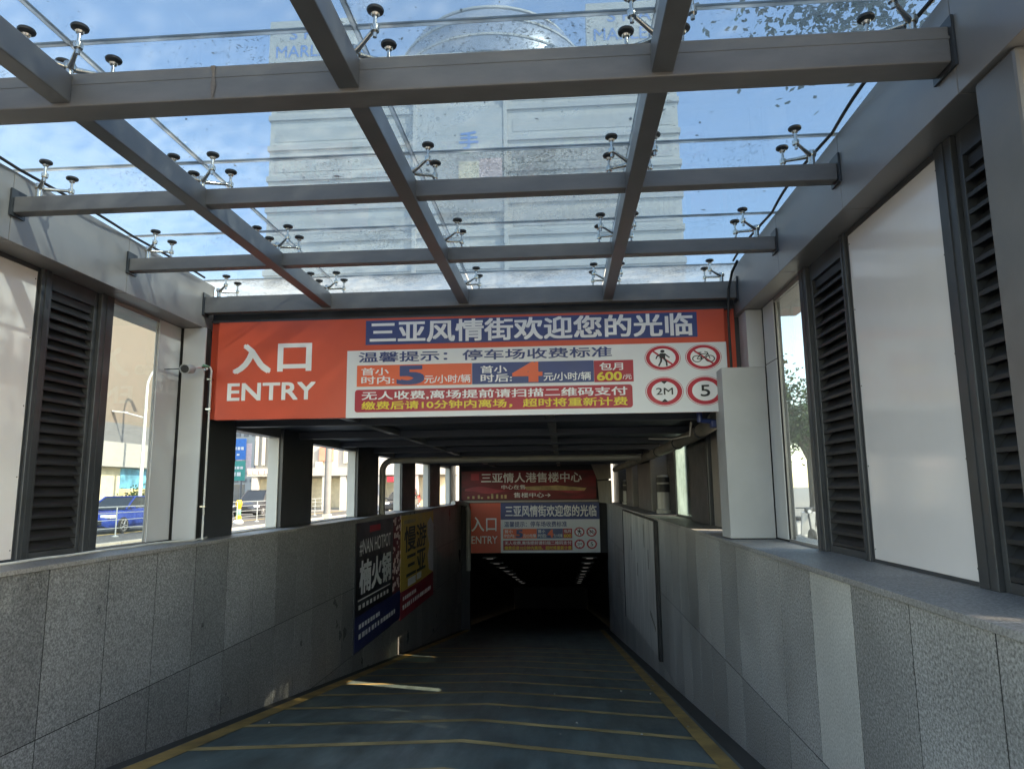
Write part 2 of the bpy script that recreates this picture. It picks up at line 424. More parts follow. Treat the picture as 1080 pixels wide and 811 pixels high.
# ================================================================== SIDE SCREENS (posts, louvres, panels, panes)
FB = 3.67                        # underside of the fascia
def post(x0, x1, y0, y1, lab, mat=None, z0=1.02, z1=FB-.003, name='screen_post', grp='dark posts of the side screens'):
    b = MB(); b.box(x0, x1, y0, y1, z0, z1, .006)
    # a slim raised rib as on an extruded profile
    b.box(x0-.008 if x0 > 0 else x1, x0 if x0 > 0 else x1+.008, y0+(y1-y0)*.38, y0+(y1-y0)*.62, z0+.01, z1-.01)
    return tag(b.build(name, mat or m_dark), lab, 'post', grp)
def louvre(xin, y0, y1, lab, side):
    xo = xin+.09*side
    t = thing('louvre_screen', ((xin+xo)/2, (y0+y1)/2, 1.02), lab, 'louvre', 'dark louvred screens')
    b = MB(); f = .045
    b.box(xin, xo, y0, y0+f, 1.022, FB-.004, .004); b.box(xin, xo, y1-f, y1, 1.022, FB-.004, .004)
    b.box(xin+.001*side, xo-.001*side, y0+f, y1-f, FB-.16, FB-.004); b.box(xin+.001*side, xo-.001*side, y0+f, y1-f, 1.022, 1.08)
    b.build('louvre_frame', m_dark, t)
    b = MB(); z = 1.10
    while z < FB-.24:
        # sloping blade with a rolled front lip
        b.prism([(xin+.012*side, y0+f, z), (xin+.022*side, y0+f, z-.012), (xo-.01*side, y0+f, z+.076), (xo-.012*side, y0+f, z+.089)], (0, y1-y0-2*f, 0))
        b.box(xin+.004*side, xin+.016*side, y0+f+.001, y1-f-.001, z-.014, z+.012)
        z += .098
    b.box(xo-.004*side, xo+.004*side, y0+f, y1-f, 1.08, FB-.155); b.box(xin+.03*side, xo-.012*side, y0+f, y1-f, FB-.24, FB-.161)
    b.build('louvre_blades', m_slat, t)
    return t
def panel(xin, y0, y1, lab, side):
    t = thing('blank_billboard', (xin+.02*side, (y0+y1)/2, 1.02), lab, 'panel')
    b = MB(); b.box(xin, xin+.03*side, y0+.012, y1-.012, 1.045, FB-.045, .003); b.build('panel_sheet', m_white, t)
    b = MB()
    b.box(xin-.008*side, xin+.05*side, y0, y1, FB-.045, FB-.004); b.box(xin-.004*side, xin+.05*side, y0, y1, 1.022, 1.045)
    b.box(xin-.004*side, xin+.05*side, y0, y0+.012, 1.045, FB-.045); b.box(xin-.004*side, xin+.05*side, y1-.012, y1, 1.045, FB-.045)
    b.build('panel_frame', m_dark, t)
    b = MB()
    for z in (1.12, 1.75, 2.38, 3.0, 3.55):
        for y in (y0+.035, y1-.035): b.lathe((xin, y, z), [(.007, 0), (.006, .003), (0, .004)], 10, Vector((-side, 0, 0)))
    b.build('rivets', m_ss, t)['kind'] = 'stuff'
    return t
def clearpane(xin, y0, y1, lab, side):
    t = thing('clear_window', (xin, (y0+y1)/2, 1.02), lab, 'window')
    b = MB(); b.box(xin+.02*side, xin+.032*side, y0, y1, 1.05, FB-.05); b.build('pane', m_glass_c, t)
    b = MB(); b.box(xin, xin+.05*side, y0, y1, 1.022, 1.05); b.box(xin, xin+.05*side, y0, y1, FB-.05, FB-.004); b.box(xin+.016*side, xin+.036*side, y1-.008, y1+.002, 1.05, FB-.05); b.build('window_frame', m_fascia, t)
    return t
# right side, near to far
PX = 2.38
b = MB(); b.box(2.19, 2.60, 3.20, 3.53, 1.02, FB-.003, .02)
tag(b.build('steel_column', m_frame), 'thick grey steel column closest to the camera on the right parapet', 'column')
louvre(PX, 3.55, 4.06, 'narrow slit of dark louvre between grey column and white panel on the right', 1)
post(PX-.03, PX+.1, 4.07, 4.25, 'dark post at the near edge of the right white panel')
panel(PX, 4.26, 5.66, 'wide glossy white panel on the right parapet mirroring the red sign', 1)
post(PX-.03, PX+.1, 5.67, 5.76, 'slim dark post between right white panel and louvred screen')
louvre(PX, 5.77, 6.55, 'full dark louvred screen on the right beside the clear window strip', 1)
post(PX-.04, PX+.1, 6.56, 6.74, 'dark post between right louvred screen and clear window strip')
clearpane(PX, 6.75, 7.68, 'narrow clear window on the right with trees and sky behind it', 1)
# right white column: panels with dark joints, and a boxed foot
t = thing('clad_column', (2.45, 7.95, 1.02), 'white clad column on the right beside the sign with a boxed lower part', 'column')
b = MB(); b.box(PX+.005, 2.45, 7.69, 8.52, 1.02, FB-.003); b.build('column_core', m_joint, t)
b = MB(); b.box(PX-.004, PX+.01, 7.70, 8.09, 1.04, 2.985, .003); b.box(PX-.004, PX+.01, 7.70, 8.09, 2.995, FB-.01, .003)
b.box(2.20, PX+.009, 8.16, 8.50, 2.98, FB-.006, .003); b.build('cladding', m_col, t)
b = MB(); b.box(1.87, PX-.012, 8.10, 8.52, 1.03, 2.97, .006); b.build('boxed_foot', m_foot, t)
# left side
PL = -4.78
louvre(PL, 2.9, 4.02, 'left louvred screen nearest the camera before the first white panel', -1)
post(PL-.1, PL+.03, 4.03, 4.13, 'dark post at the near edge of the left white panel')
panel(PL, 4.14, 5.86, 'pinkish white glossy panel on the left parapet cut by the frame edge', -1)
post(PL-.1, PL+.03, 5.87, 5.99, 'dark post between left white panel and left louvred screen')
louvre(PL, 6.0, 6.69, 'full dark louvred screen on the left beside the street window', -1)
post(PL-.1, PL+.04, 6.70, 6.90, 'broad dark post between left louvred screen and street window')
clearpane(PL, 6.91, 7.81, 'clear street window on the left framing a blue car and a lamp', -1)
t = thing('clad_column', (-4.85, 8.2, 1.02), 'white clad column on the left carrying the security camera', 'column')
b = MB(); b.box(-4.80, PL-.006, 7.83, 8.44, 1.02, FB-.003); b.box(PL-.006, -4.47, 8.315, 8.44, 1.021, FB-.004); b.build('column_core', m_joint, t)
b = MB(); b.box(PL-.012, PL+.002, 7.82, 8.285, 1.04, FB-.01, .003); b.box(PL+.03, -4.462, 8.30, 8.33, 1.03, FB-.008, .003); b.box(-4.81, PL-.014, 7.815, 7.829, 1.03, FB-.01, .003)
b.build('cladding', m_col, t)

# ================================================================== FASCIAS
FR, FL_ = 2.16, -4.51
def fascia(side, lab):
    xi = FR if side > 0 else FL_; xo = xi+.75*side
    t = thing('fascia_beam', ((xi+xo)/2, 4.5, FB), lab, 'fascia')
    cuts = [-.9, .49, 2.05, 3.61, 5.17, 6.73, 8.56]
    b = MB()
    for a, c in zip(cuts, cuts[1:]):
        b.box(xi, xo, a+.003, c-.003, FB, 4.27, .004)
    b.build('fascia_panels', m_fascia, t)
    b = MB(); b.box(xi+.02*side, xo-.02*side, -.89, 8.55, FB+.02, 4.25); b.build('fascia_core', m_joint, t)
    # drooping rubber gasket along the glass edge
    pts = []
    for i in range(5):
        a, c = cuts[i+1], cuts[i+2]
        for k in range(9):
            f = k/9; y = a+(c-a)*f
            if y > 8.3: break
            pts.append((xi-.03*side-.06*side*math.sin(math.pi*f), y, 4.285-.02*math.sin(math.pi*f)))
    MB().path(pts, .013, 8).build('gasket', m_black, t, True)
    return t
fascia(1, 'grey aluminium fascia beam along the right edge of the glass roof')
fascia(-1, 'grey aluminium fascia beam along the left edge of the glass roof, dappled with sun')

# ================================================================== CANOPY STEEL FRAME
BY = [.48, 2.04, 3.60, 5.16, 6.72, 8.28]
RXs = [-2.90, -1.17, .60]
t = thing('canopy_frame', (-1.17, 4, 3.85), 'dark grey welded steel grid of cross beams and rafters under the glass roof', 'roof frame')
for i, y in enumerate(BY):
    big = (i == 2)
    b = MB()
    if big: b.box(FL_+.02, FR-.02, y, y+.17, 3.85, 4.06, .008); b.box(FL_+.02, FR-.02, y-.003, y, 3.985, 4.0)
    elif i == 5: b.box(FL_+.02, FR-.02, y, y+.11, 3.85, 4.06, .006)
    else: b.box(FL_+.02, FR-.02, y, y+.11, 3.905, 4.04, .006)
    o = b.build('cross_beam', m_beam, t)
    if big: o['label'] = 'deeper cross beam at the front'
    for x in (FL_+.004, FR-.02):
        b = MB(); b.box(x, x+.016, y-.025, y+(.195 if big else .135), 3.82 if big or i == 5 else 3.88, 4.11)
        b.build('end_plate', m_dark, t)
b = MB(); b.face([(-1.995, 3.594, 4.058), (-1.965, 3.594, 4.058), (-1.968, 3.594, 3.99), (-1.958, 3.594, 3.93), (-1.972, 3.594, 3.858), (-1.984, 3.594, 3.858), (-1.99, 3.594, 3.94), (-1.983, 3.594, 4.0)]); b.build('rust_streak', m_rust, t)
for x in RXs:
    for y0, y1 in ((-.3, 3.6), (3.77, 8.28)):
        b = MB(); b.box(x-.06, x+.06, y0+.002, y1-.002, 3.872, 4.045, .006); b.build('rafter', m_frame, t)

# ================================================================== ROOF GLASS
GZ = 4.31
GX = [FL_-.12, -2.94, -1.17, .60, FR+.12]
GYs = [.57, 2.12, 3.68, 5.25, 6.81, 8.42]
coln = ['leftmost', 'second', 'third', 'rightmost']; rown = ['far back', 'rear', 'front', 'second', 'third', 'last']
rowd = ['overhead behind the front beam', 'in the nearest visible row', 'just beyond the deep front beam', 'in the middle row', 'in the row next to the sign']
for r in range(5):
    for c in range(4):
        x0, x1, y0, y1 = GX[c], GX[c+1], GYs[r], GYs[r+1]
        t = thing('roof_glass_pane', ((x0+x1)/2, (y0+y1)/2, GZ), 'dirty clear roof glass pane, %s column from the left, %s' % (coln[c], rowd[r]), 'glass pane', 'glass panes of the canopy roof')
        b = MB(); b.box(x0+.010, x1-.010, y0+.010, y1-.010, GZ, GZ+.016); b.build('pane', m_glass_m if (r, c) == (3, 2) else m_glass_n if (r, c) in ((2, 2), (4, 1), (1, 2)) else m_glass, t)
        b = MB(); b.box(x0+.010, x1-.010, y1-.014, y1+.014, GZ-.004, GZ+.014)
        if c < 3: b.box(x1-.015, x1+.015, y0+.012, y1+.012, GZ-.004, GZ+.014)
        b.build('sealant', m_seal, t)
for c in range(4):
    x0, x1 = GX[c], GX[c+1]
    b = MB(); b.box(x0+.01, x1-.01, 8.435, 9.3, GZ-.005, GZ+.012)
    tag(b.build('roof_glass_strip', m_glass_d), 'mottled grimy glass strip above the sign, %s of four from the left' % coln[c], 'glass pane', 'grimy glass strips above the sign')
# leaf litter lying on the glass
b = MB()
for i in range(420):
    if random.random() < .6:
        cx, cy = random.choice([(-.3, 4.3), (-.2, 5.6), (-.6, 7.3), (.2, 4.0), (.9, 4.9), (-2.2, 5.4), (.4, 2.9), (-1.4, 6.9)])
        x, y = random.gauss(cx, .5), random.gauss(cy, .3)
    else: x, y = random.uniform(FL_, FR), random.uniform(2.4, 9)
    if not (FL_ < x < FR and 2 < y < 9.2): continue
    s_ = random.uniform(.006, .02)*(2.2 if random.random() < .06 else 1); a = random.uniform(0, 6.28); h = GZ+.019+random.uniform(0, .004)
    u = Vector((math.cos(a), math.sin(a), 0)); v = Vector((-u.y, u.x, 0)); P = Vector((x, y, h))
    b.face([P-u*s_, P+v*s_*.45+Vector((0, 0, .004)), P+u*s_, P-v*s_*.45])
o = b.build('leaf_litter', m_lit, loc=(0, 4, GZ)); o['kind'] = 'stuff'; tag(o, 'scattered dry leaf bits lying on the roof glass', 'leaf litter')

# ================================================================== SPIDER FITTINGS
def spider(cx, cy, arms, lab):
    t = thing('spider_fitting', (cx, cy, 4.04), lab, 'glass fitting', 'stainless spider fittings holding the roof glass')
    b = MB(); b.tube((cx, cy, 4.035), (cx, cy, 4.16), .026, n=14); b.lathe((cx, cy, 4.14), [(.0, 0), (.035, .0), (.04, .02), (.03, .045), (0, .05)], 16)
    b.build('stem', m_ss, t, True)
    for sx, sy in arms:
        ex, ey = cx+sx*.165, cy+sy*.155
        b = MB(); b.path([(cx+sx*.02, cy+sy*.02, 4.15), (cx+sx*.08, cy+sy*.075, 4.162), (ex, ey, 4.185)], [.019, .014, .012], 10)
        b.lathe((ex, ey, 4.165), [(0, 0), (.024, 0), (.026, .012), (.026, .034), (.018, .04), (0, .041)], 14)
        b.build('arm', m_ss, t, True)
        b = MB(); b.tube((ex, ey, 4.2), (ex, ey, 4.275), .011, n=10)
        b.lathe((ex, ey, 4.262), [(0, 0), (.02, 0), (.026, .012), (.02, .018), (.0, .02)], 12); b.tube((ex, ey, 4.13), (ex, ey, 4.168), .012, n=8); b.build('bolt', m_ss, t, True)
        b = MB(); b.lathe((ex, ey, 4.281), [(0, 0), (.034, 0), (.047, .008), (.050, .018), (.046, .026), (0, .027)], 22); b.build('clamp_disc', m_dark, t, True)
    return t
ALL4 = [(1, 1), (1, -1), (-1, 1), (-1, -1)]
sx = [FL_+.16, -2.93, -1.17, .60, FR-.17]
sn = ['on the left fascia', 'on the left rafter', 'on the middle rafter', 'on the right rafter', 'on the right fascia']
sr = {1: 'over the camera end', 2: 'above the deep front beam', 3: 'above the second cross beam', 4: 'above the third cross beam', 5: 'above the sign'}
for j in (1, 2, 3, 4, 5):
    for i in range(5):
        arms = ALL4 if 0 < i < 4 else ([(1, 1), (1, -1)] if i == 0 else [(-1, 1), (-1, -1)])
        spider(sx[i], GYs[j] if j < 5 else 8.36, arms, 'steel spider glass fitting %s %s' % (sn[i], sr[j]))

# ================================================================== ENTRANCE SIGN
Z1, Z0 = 3.74, 2.49
def ring(bm, c, r0, r1, sx_, y, n=40):
    for k in range(n):
        a, d = 2*math.pi*k/n, 2*math.pi*(k+1)/n
        bm.face([(c[0]+r0*math.cos(a)*sx_, y, c[1]+r0*math.sin(a)), (c[0]+r1*math.cos(a)*sx_, y, c[1]+r1*math.sin(a)), (c[0]+r1*math.cos(d)*sx_, y, c[1]+r1*math.sin(d)), (c[0]+r0*math.cos(d)*sx_, y, c[1]+r0*math.sin(d))])
def disc(bm, c, r, sx_, y, n=40): bm.face([(c[0]+r*math.cos(2*math.pi*k/n)*sx_, y, c[1]+r*math.sin(2*math.pi*k/n)) for k in range(n)])
def flat(bm, pts, y): bm.face([(x, y, z) for x, z in pts])
def bar(bm, p, q, wd, y):
    p, q = Vector(p), Vector(q); d = (q-p).normalized(); n = Vector((-d.y, d.x))*wd/2
    flat(bm, [p-n, q-n, q+n, p+n], y)
def rrect(bm, x0, x1, z0, z1, y, r=.03, d=.004):
    pts = []
    for cx, cz, a0 in ((x1-r, z1-r, 0), (x0+r, z1-r, 90), (x0+r, z0+r, 180), (x1-r, z0+r, 270)):
        for k in range(5): a = R(a0+k*22.5); pts.append((cx+r*math.cos(a), y, cz+r*math.sin(a)))
    bm.prism(pts, (0, d, 0))
def wr(s, mat, par, x0, x1, z0, z1, y, bold=.012): return text(s, mat, par, (x0, y, z0), XX, ZZ, x1-x0, z1-z0, bold, .003)
def pict(par, c, r, sx_, y, kind):
    base = MB(); disc(base, c, r, sx_, y); o = base.build('roundel', m_letred, par, keep=True)
    bw = MB(); ring(bw, c, r*.93, r*.97, sx_, y-.003); disc(bw, c, r*(.72 if kind in 'mb' else .68), sx_, y-.003); bw.build('roundel_ground', m_letw, par, keep=True)
    k = MB(); yy = y-.006; X = lambda u, v: (c[0]+u*r*sx_, c[1]+v*r)
    if kind == 'm':
        disc(k, X(0, .5), r*.12, sx_, yy, 16)
        flat(k, [X(-.14, .36), X(-.18, -.02), X(.14, -.04), X(.16, .34)], yy)
        bar(k, X(-.1, .3), X(-.3, .12), r*.1, yy-.001); bar(k, X(-.3, .14), X(-.38, -.08), r*.09, yy-.001)
        bar(k, X(.12, .3), X(.28, .1), r*.1, yy-.001); bar(k, X(.28, .12), X(.38, .0), r*.09, yy-.001)
        bar(k, X(-.08, 0), X(-.1, -.32), r*.14, yy-.001); bar(k, X(-.1, -.28), X(-.24, -.64), r*.12, yy-.001)
        bar(k, X(.06, 0), X(.2, -.3), r*.14, yy-.001); bar(k, X(.2, -.26), X(.22, -.64), r*.12, yy-.001)
    if kind == 'b':
        for u in (-.36, .36): ring(k, X(u, -.14), r*.21, r*.27, sx_, yy, 24)
        for p, q in (((-.36, -.14), (-.16, .22)), ((-.16, .22), (.26, .24)), ((-.06, -.16), (.26, .24)), ((-.36, -.14), (-.06, -.16)), ((-.16, .22), (-.06, -.16)), ((.36, -.14), (.22, .36)), ((.22, .36), (.06, .4)), ((-.16, .22), (-.2, .34)), ((-.3, .34), (-.1, .35))):
            bar(k, X(*p), X(*q), r*.06, yy-.001)
    if kind == 'h':
        flat(k, [X(-.2, .72), X(.2, .72), X(0, .5)], yy); flat(k, [X(-.2, -.72), X(0, -.5), X(.2, -.72)], yy)
    k.build('pictogram', m_letk, par, keep=True) if kind in 'mbh' else k.b.free()
    if kind in 'mb':
        s_ = MB(); bar(s_, X(-.56, .56), X(.56, -.56), r*.13, y-.0045); s_.build('slash', m_letred, par, keep=True)
    if kind == 'h': wr('2M', m_letk, par, X(-.44, 0)[0], X(.44, 0)[0], X(0, -.22)[1], X(0, .24)[1], yy, .004)
    if kind == '5': wr('5', m_letk, par, X(-.24, 0)[0], X(.24, 0)[0], X(0, -.38)[1], X(0, .38)[1], yy, .006)

t = thing('entrance_sign', (-1.16, 8.4, Z0), 'large red and white parking entrance sign under the glass roof', 'sign')
Y = 8.37
b = MB(); b.box(-4.33, 2.0, Y, Y+.09, Z0, Z1, .004); b.build('sign_board', m_red, t)
b = MB(); b.box(-4.465, 2.14, Y+.095, Y+.14, Z0+.02, Z1+.02); b.build('backing_board', m_red, t)
b = MB(); b.box(-4.44, 2.1, Y+.02, Y+.09, Z1+.004, Z1+.03); b.build('top_trim', m_dark, t)
b = MB(); b.box(-2.65, 2.003, Y-.004, Y+.02, Z0-.003, 3.33); b.build('white_field', m_signw, t)
b = MB(); b.box(-2.42, 1.67, Y-.004, Y+.01, 3.40, 3.71); b.build('title_bar', m_blue, t)
wr('三亚风情街欢迎您的光临', m_letw, t, -2.36, 1.61, 3.425, 3.695, Y-.004, .018)
wr('入', m_letw, t, -4.11, -3.64, 3.08, 3.44, Y, .022); wr('口', m_letw, t, -3.53, -3.12, 3.10, 3.435, Y, .022)
wr('ENTRY', m_letw, t, -4.17, -3.05, 2.735, 2.945, Y, .016)
wr('温馨提示：', m_blue, t, -2.50, -1.39, 3.18, 3.305, Y-.004, .012); wr('停车场收费标准', m_blue, t, -1.195, .63, 3.18, 3.305, Y-.004, .012)
b = MB(); b.box(-2.52, -1.082, Y-.008, Y, 2.875, 3.14); b.build('price_field', m_orange, t)
b = MB(); b.box(-1.078, .409, Y-.008, Y, 2.875, 3.14); b.build('price_field', m_blue, t)
b = MB(); b.box(.412, .885, Y-.008, Y, 2.87, 3.135); b.build('price_field', m_redd, t)
b = MB(); rrect(b, -2.54, .865, 2.555, 2.835, Y-.008, .035, .008); b.build('notice_field', m_redd, t)
yt = Y-.008
wr('首小', m_letw, t, -2.46, -2.12, 3.015, 3.105, yt); wr('时内:', m_letw, t, -2.46, -2.05, 2.905, 3.0, yt)
wr('5', m_blue, t, -1.99, -1.70, 2.90, 3.115, yt, .03); wr('元/小时/辆', m_letw, t, -1.67, -1.10, 2.90, 3.0, yt)
wr('首小', m_letw, t, -.97, -.65, 3.01, 3.10, yt); wr('时后:', m_letw, t, -.97, -.59, 2.90, 2.995, yt)
wr('4', m_orange, t, -.56, -.24, 2.90, 3.125, yt, .03); wr('元/小时/辆', m_letw, t, -.20, .37, 2.90, 3.0, yt)
wr('包月', m_letw, t, .48, .76, 3.015, 3.105, yt); wr('600', m_lety, t, .45, .74, 2.89, 2.99, yt, .02); wr('/元', m_letw, t, .755, .86, 2.90, 2.955, yt)
wr('无人收费,离场提前请扫描二维码支付', m_letw, t, -2.45, .80, 2.705, 2.81, yt, .014)
wr('缴费后请10分钟内离场，', m_lety, t, -2.45, -.59, 2.585, 2.685, yt, .014); wr('超时将重新计费', m_lety, t, -.456, .80, 2.585, 2.685, yt, .014)
for c, kd in (((1.24, 3.15), 'm'), ((1.725, 3.15), 'b'), ((1.245, 2.74), 'h'), ((1.725, 2.74), '5')):
    pict(t, c, .178 if kd in 'h5' else .158, 1.27 if kd in 'h5' else 1.36, Y-.007, kd)

# black cable and junction hanging by the sign's right edge
b = MB(); b.path([(2.10, 8.0, 4.22), (2.06, 8.12, 4.12), (2.04, 8.24, 3.95), (2.03, 8.30, 3.6), (2.035, 8.31, 3.0), (2.03, 8.33, 2.6), (2.0, 8.4, 2.47), (1.93, 8.55, 2.43)], .016, 8)
tag(b.build('hanging_cable', m_black, smooth=True), 'thick black cable hanging down the right edge of the big sign', 'cable')

# ================================================================== COVERED PART: roof, pillars, pipes
t = thing('tunnel_roof', (-1.2, 19, 2.6), 'dark ceiling slab with cross ribs over the covered ramp', 'roof')
b = MB(); b.box(-5.0, 2.5, 8.6, YE+.5, 2.62, 4.0); b.build('ceiling_slab', m_ceil, t)
for y in (9.4, 11.8, 14.2, 16.6, 19.0, 21.4, 23.8, 26.2):
    b = MB(); b.box(-4.6, 2.3, y, y+.18, 2.5, 2.618, .006); b.build('ceiling_rib', m_ceil, t)
for x in (-2.9, -.2):
    b = MB(); b.box(x, x+.12, 8.62, YE, 2.535, 2.617); b.build('ceiling_runner', m_frame, t)
b = MB(); b.box(-4.46, 2.15, 8.52, 8.6, 2.52, 4.03); b.build('front_board', m_dark, t)
b = MB(); b.box(-4.6, 2.3, 8.61, 9.9, 4.002, 4.06); b.build('roof_flashing', m_towb, t)
# left pillars between openings
ops = [(9.45, 11.1), (12.5, 15.35), (17.1, 19.7), (21.5, 23.9), (25.9, 28.5)]
pl = [(8.45, 9.45), (11.1, 12.5), (15.35, 17.1), (19.7, 21.5), (23.9, 25.9), (28.5, YE+.3)]
plab = ['right behind the left white column', 'between the first and second street openings', 'left of the bent grey pipe', 'beyond the bent grey pipe', 'second beyond the bent pipe', 'last before the red banner']
for (a, c), l in zip(pl, plab):
    t = thing('tunnel_pillar', (-4.75, (a+c)/2, 1.02), 'dark left pillar of the covered ramp, %s' % l, 'pillar', 'dark pillars on the left of the covered ramp')
    b = MB(); b.box(-4.78, -4.55, a+.012, c, 1.02, 2.617, .008); b.build('pillar_body', m_dark, t)
    if a > 9: b = MB(); b.box(-4.79, -4.61, a-.02, a+.012, 1.03, 2.49, .003); b.build('reveal', m_reveal, t)
b = MB(); b.box(-4.80, -4.60, 8.5, YE, 2.47, 2.616); tag(b.build('window_lintel', m_frame), 'long grey lintel over the left street openings', 'lintel')
# right side of covered part
rl = [((9.95, 10.95), 'metal_jamb', m_fascia, 'pale metal jamb standing in a patch of sun on the right coping', 'jamb', 2.3),
      ((11.0, 12.6), 'tunnel_pillar', m_dark, 'brown-black pillar on the right behind the pale metal jamb', 'pillar', 2.25),
      ((17.6, 20.6), 'tunnel_pillar', m_frame, 'grey pillar on the right above the old notice board', 'pillar', 2.2),
      ((22.2, 24.4), 'tunnel_pillar', m_frame, 'second grey pillar on the right, deeper in the covered ramp', 'pillar', 2.2),
      ((26.8, YE+.3), 'tunnel_pillar', m_dark, 'last dark pillar on the right before the banner', 'pillar', 2.15)]
for (a, c), n, m, l, cat, x in rl:
    b = MB(); b.box(x, 2.74, a, c, 1.021, 2.616, .008); b.box(x-.012, x, a+.05, a+.12, 1.03, 2.6); tag(b.build(n, m), l, cat)
t = thing('frosted_window', (2.4, 13.8, 1.02), 'greenish frosted window on the right of the covered ramp', 'window')
b = MB(); b.box(2.38, 2.40, 12.66, 14.84, 1.06, 2.55); b.build('pane', m_glass_f, t)
b = MB(); b.box(2.35, 2.44, 12.62, 12.66, 1.022, 2.6); b.box(2.35, 2.44, 14.84, 14.9, 1.022, 2.6); b.box(2.35, 2.44, 12.66, 14.84, 2.55, 2.6); b.box(2.35, 2.44, 12.66, 14.84, 1.022, 1.06); b.build('window_frame', m_dark, t)
b = MB(); b.box(2.45, 2.5, 12.4, 13.7, 1.1, 2.6); b.box(2.62, 2.7, 14.9, 26.8, 1.022, 2.616)
for k in range(20): b.box(2.6, 2.62, 14.95, 26.75, 1.06+k*.076, 1.12+k*.076)
tag(b.build('dark_shutter', m_dark), 'black shutter boards closing the right side of the covered ramp', 'shutter')
for y, l in ((16.3, 'nearer'), (25.4, 'farther')):
    t = thing('banded_post', (2.3, y, 1.02), '%s of two short pale cylinders with black bands on the right coping' % l, 'post', 'pale cylinders on the right coping')
    b = MB(); b.lathe((2.3, y, 1.022), [(0, 0), (.17, 0), (.17, .08), (.14, .1), (.14, .82), (.12, .86), (0, .87)], 20); b.build('cylinder', m_pipe, t, True)
    b = MB(); b.lathe((2.3, y, 1.5), [(.146, 0), (.15, .02), (.15, .16), (.146, .18)], 20); b.lathe((2.3, y, 1.72), [(.146, 0), (.15, .02), (.15, .1), (.146, .12)], 20); b.build('dark_band', m_black, t, True)
b = MB(); b.box(2.25, 2.74, 8.56, 9.4, 1.021, 2.616, .008); tag(b.build('tunnel_pillar', m_dark), 'added dark sun blocker, unseen behind the boxed foot of the right white column', 'pillar')  # added blocker, out of view: narrows the sun patch on the ramp floor
# bent pipe: up the left side, across, then forward along the right
zp = 2.33
b = MB(); pts = [(-4.42, 17.0, 1.02), (-4.42, 17.0, 2.1)]
for k in range(1, 7): a = R(15*k); pts.append((-4.42+.25*(1-math.cos(a)), 17.0, 2.08+.25*math.sin(a)))
pts += [(-2, 17.0, zp), (0, 17.0, zp+.005), (1.9, 16.98, zp)]
b.path(pts, .075, 14)
tag(b.build('drain_pipe', m_pipe, smooth=True), 'thick grey pipe bending up from the left coping and crossing the ceiling', 'pipe')
t = thing('service_duct', (2.05, 13, 2.4), 'lagged brown pipe running along the right ceiling edge towards the sign', 'pipe')
b = MB(); b.path([(2.02, 27, 2.30), (2.04, 20, 2.32), (2.06, 14, 2.36), (2.06, 11, 2.40), (2.05, 9.6, 2.46), (2.02, 9.1, 2.5)], .10, 14); b.build('duct', m_conc, t, True)
b = MB()
for y, z in ((10.4, 2.42), (12.5, 2.38), (15, 2.355), (18.5, 2.33)): b.lathe((2.055, y, z), [(.1, -.03), (.115, -.02), (.115, .02), (.1, .03)], 16, Vector((0, 1, 0)))
b.build('clamp', m_dark, t, True)
b = MB(); b.path([(1.55, 12.5, 2.46), (1.75, 11.2, 2.36), (1.85, 10.2, 2.34), (1.75, 9.5, 2.46)], .012, 8); b.build('wire', m_pvc, t, True)
b = MB(); b.tube((1.72, 8.75, 2.52), (1.72, 8.75, 2.40), .035, n=14); b.tube((1.72, 8.75, 2.42), (2.05, 8.85, 2.40), .03, n=12)
b.box(1.86, 2.04, 8.72, 8.86, 2.33, 2.42, .01)
tag(b.build('junction_box', m_blue, smooth=False), 'small blue junction box under the right end of the big sign', 'junction box')

# end lintel with second sign and banner
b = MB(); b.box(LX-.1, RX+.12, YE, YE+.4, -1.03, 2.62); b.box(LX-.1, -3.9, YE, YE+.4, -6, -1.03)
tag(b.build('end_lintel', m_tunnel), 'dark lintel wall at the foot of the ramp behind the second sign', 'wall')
t = thing('inner_sign', (-1.1, 29.4, -1), 'smaller dim entrance sign at the bottom of the ramp under the red banner', 'sign')
Y = 29.38
b = MB(); b.box(-3.9, 1.5, Y, Y+.1, -1.0, 1.03); b.build('sign_board', m_signw, t)
b = MB(); b.box(-3.904, -2.60, Y-.01, Y+.05, -1.003, 1.034); b.build('entry_field', m_red, t)
b = MB(); b.box(-2.597, 1.504, Y-.01, Y+.05, .35, 1.034); b.build('title_bar', m_blue, t)
wr('三亚风情街欢迎您的光临', m_letw, t, -2.40, 1.38, .47, .92, Y-.01, .016)
wr('入口', m_letw, t, -3.82, -2.78, -.12, .46, Y-.01, .01); wr('ENTRY', m_letw, t, -3.82, -2.74, -.62, -.32, Y-.01, .008)
wr('温馨提示：停车场收费标准', m_blue, t, -2.45, .15, .05, .27, Y)
b = MB(); b.box(-2.5, -1.1, Y-.008, Y, -.42, -.03); b.build('price_field', m_orange, t)
b = MB(); b.box(-1.096, -.02, Y-.008, Y, -.42, -.03); b.build('price_field', m_blue, t)
b = MB(); b.box(-.016, .36, Y-.008, Y, -.42, -.03); b.box(-2.5, .36, Y-.008, Y, -.9, -.5); b.build('notice_field', m_redd, t)
yt = Y-.008
wr('首小', m_letw, t, -2.44, -2.1, -.2, -.07, yt); wr('时内:', m_letw, t, -2.44, -2.0, -.38, -.24, yt); wr('5', m_blue, t, -1.95, -1.7, -.38, -.08, yt, .03); wr('元/小时/辆', m_letw, t, -1.66, -1.14, -.38, -.24, yt)
wr('首小', m_letw, t, -1.05, -.75, -.2, -.07, yt); wr('时后:', m_letw, t, -1.05, -.68, -.38, -.24, yt); wr('4', m_orange, t, -.64, -.42, -.38, -.08, yt, .03); wr('元/小时/辆', m_letw, t, -.4, -.05, -.38, -.24, yt)
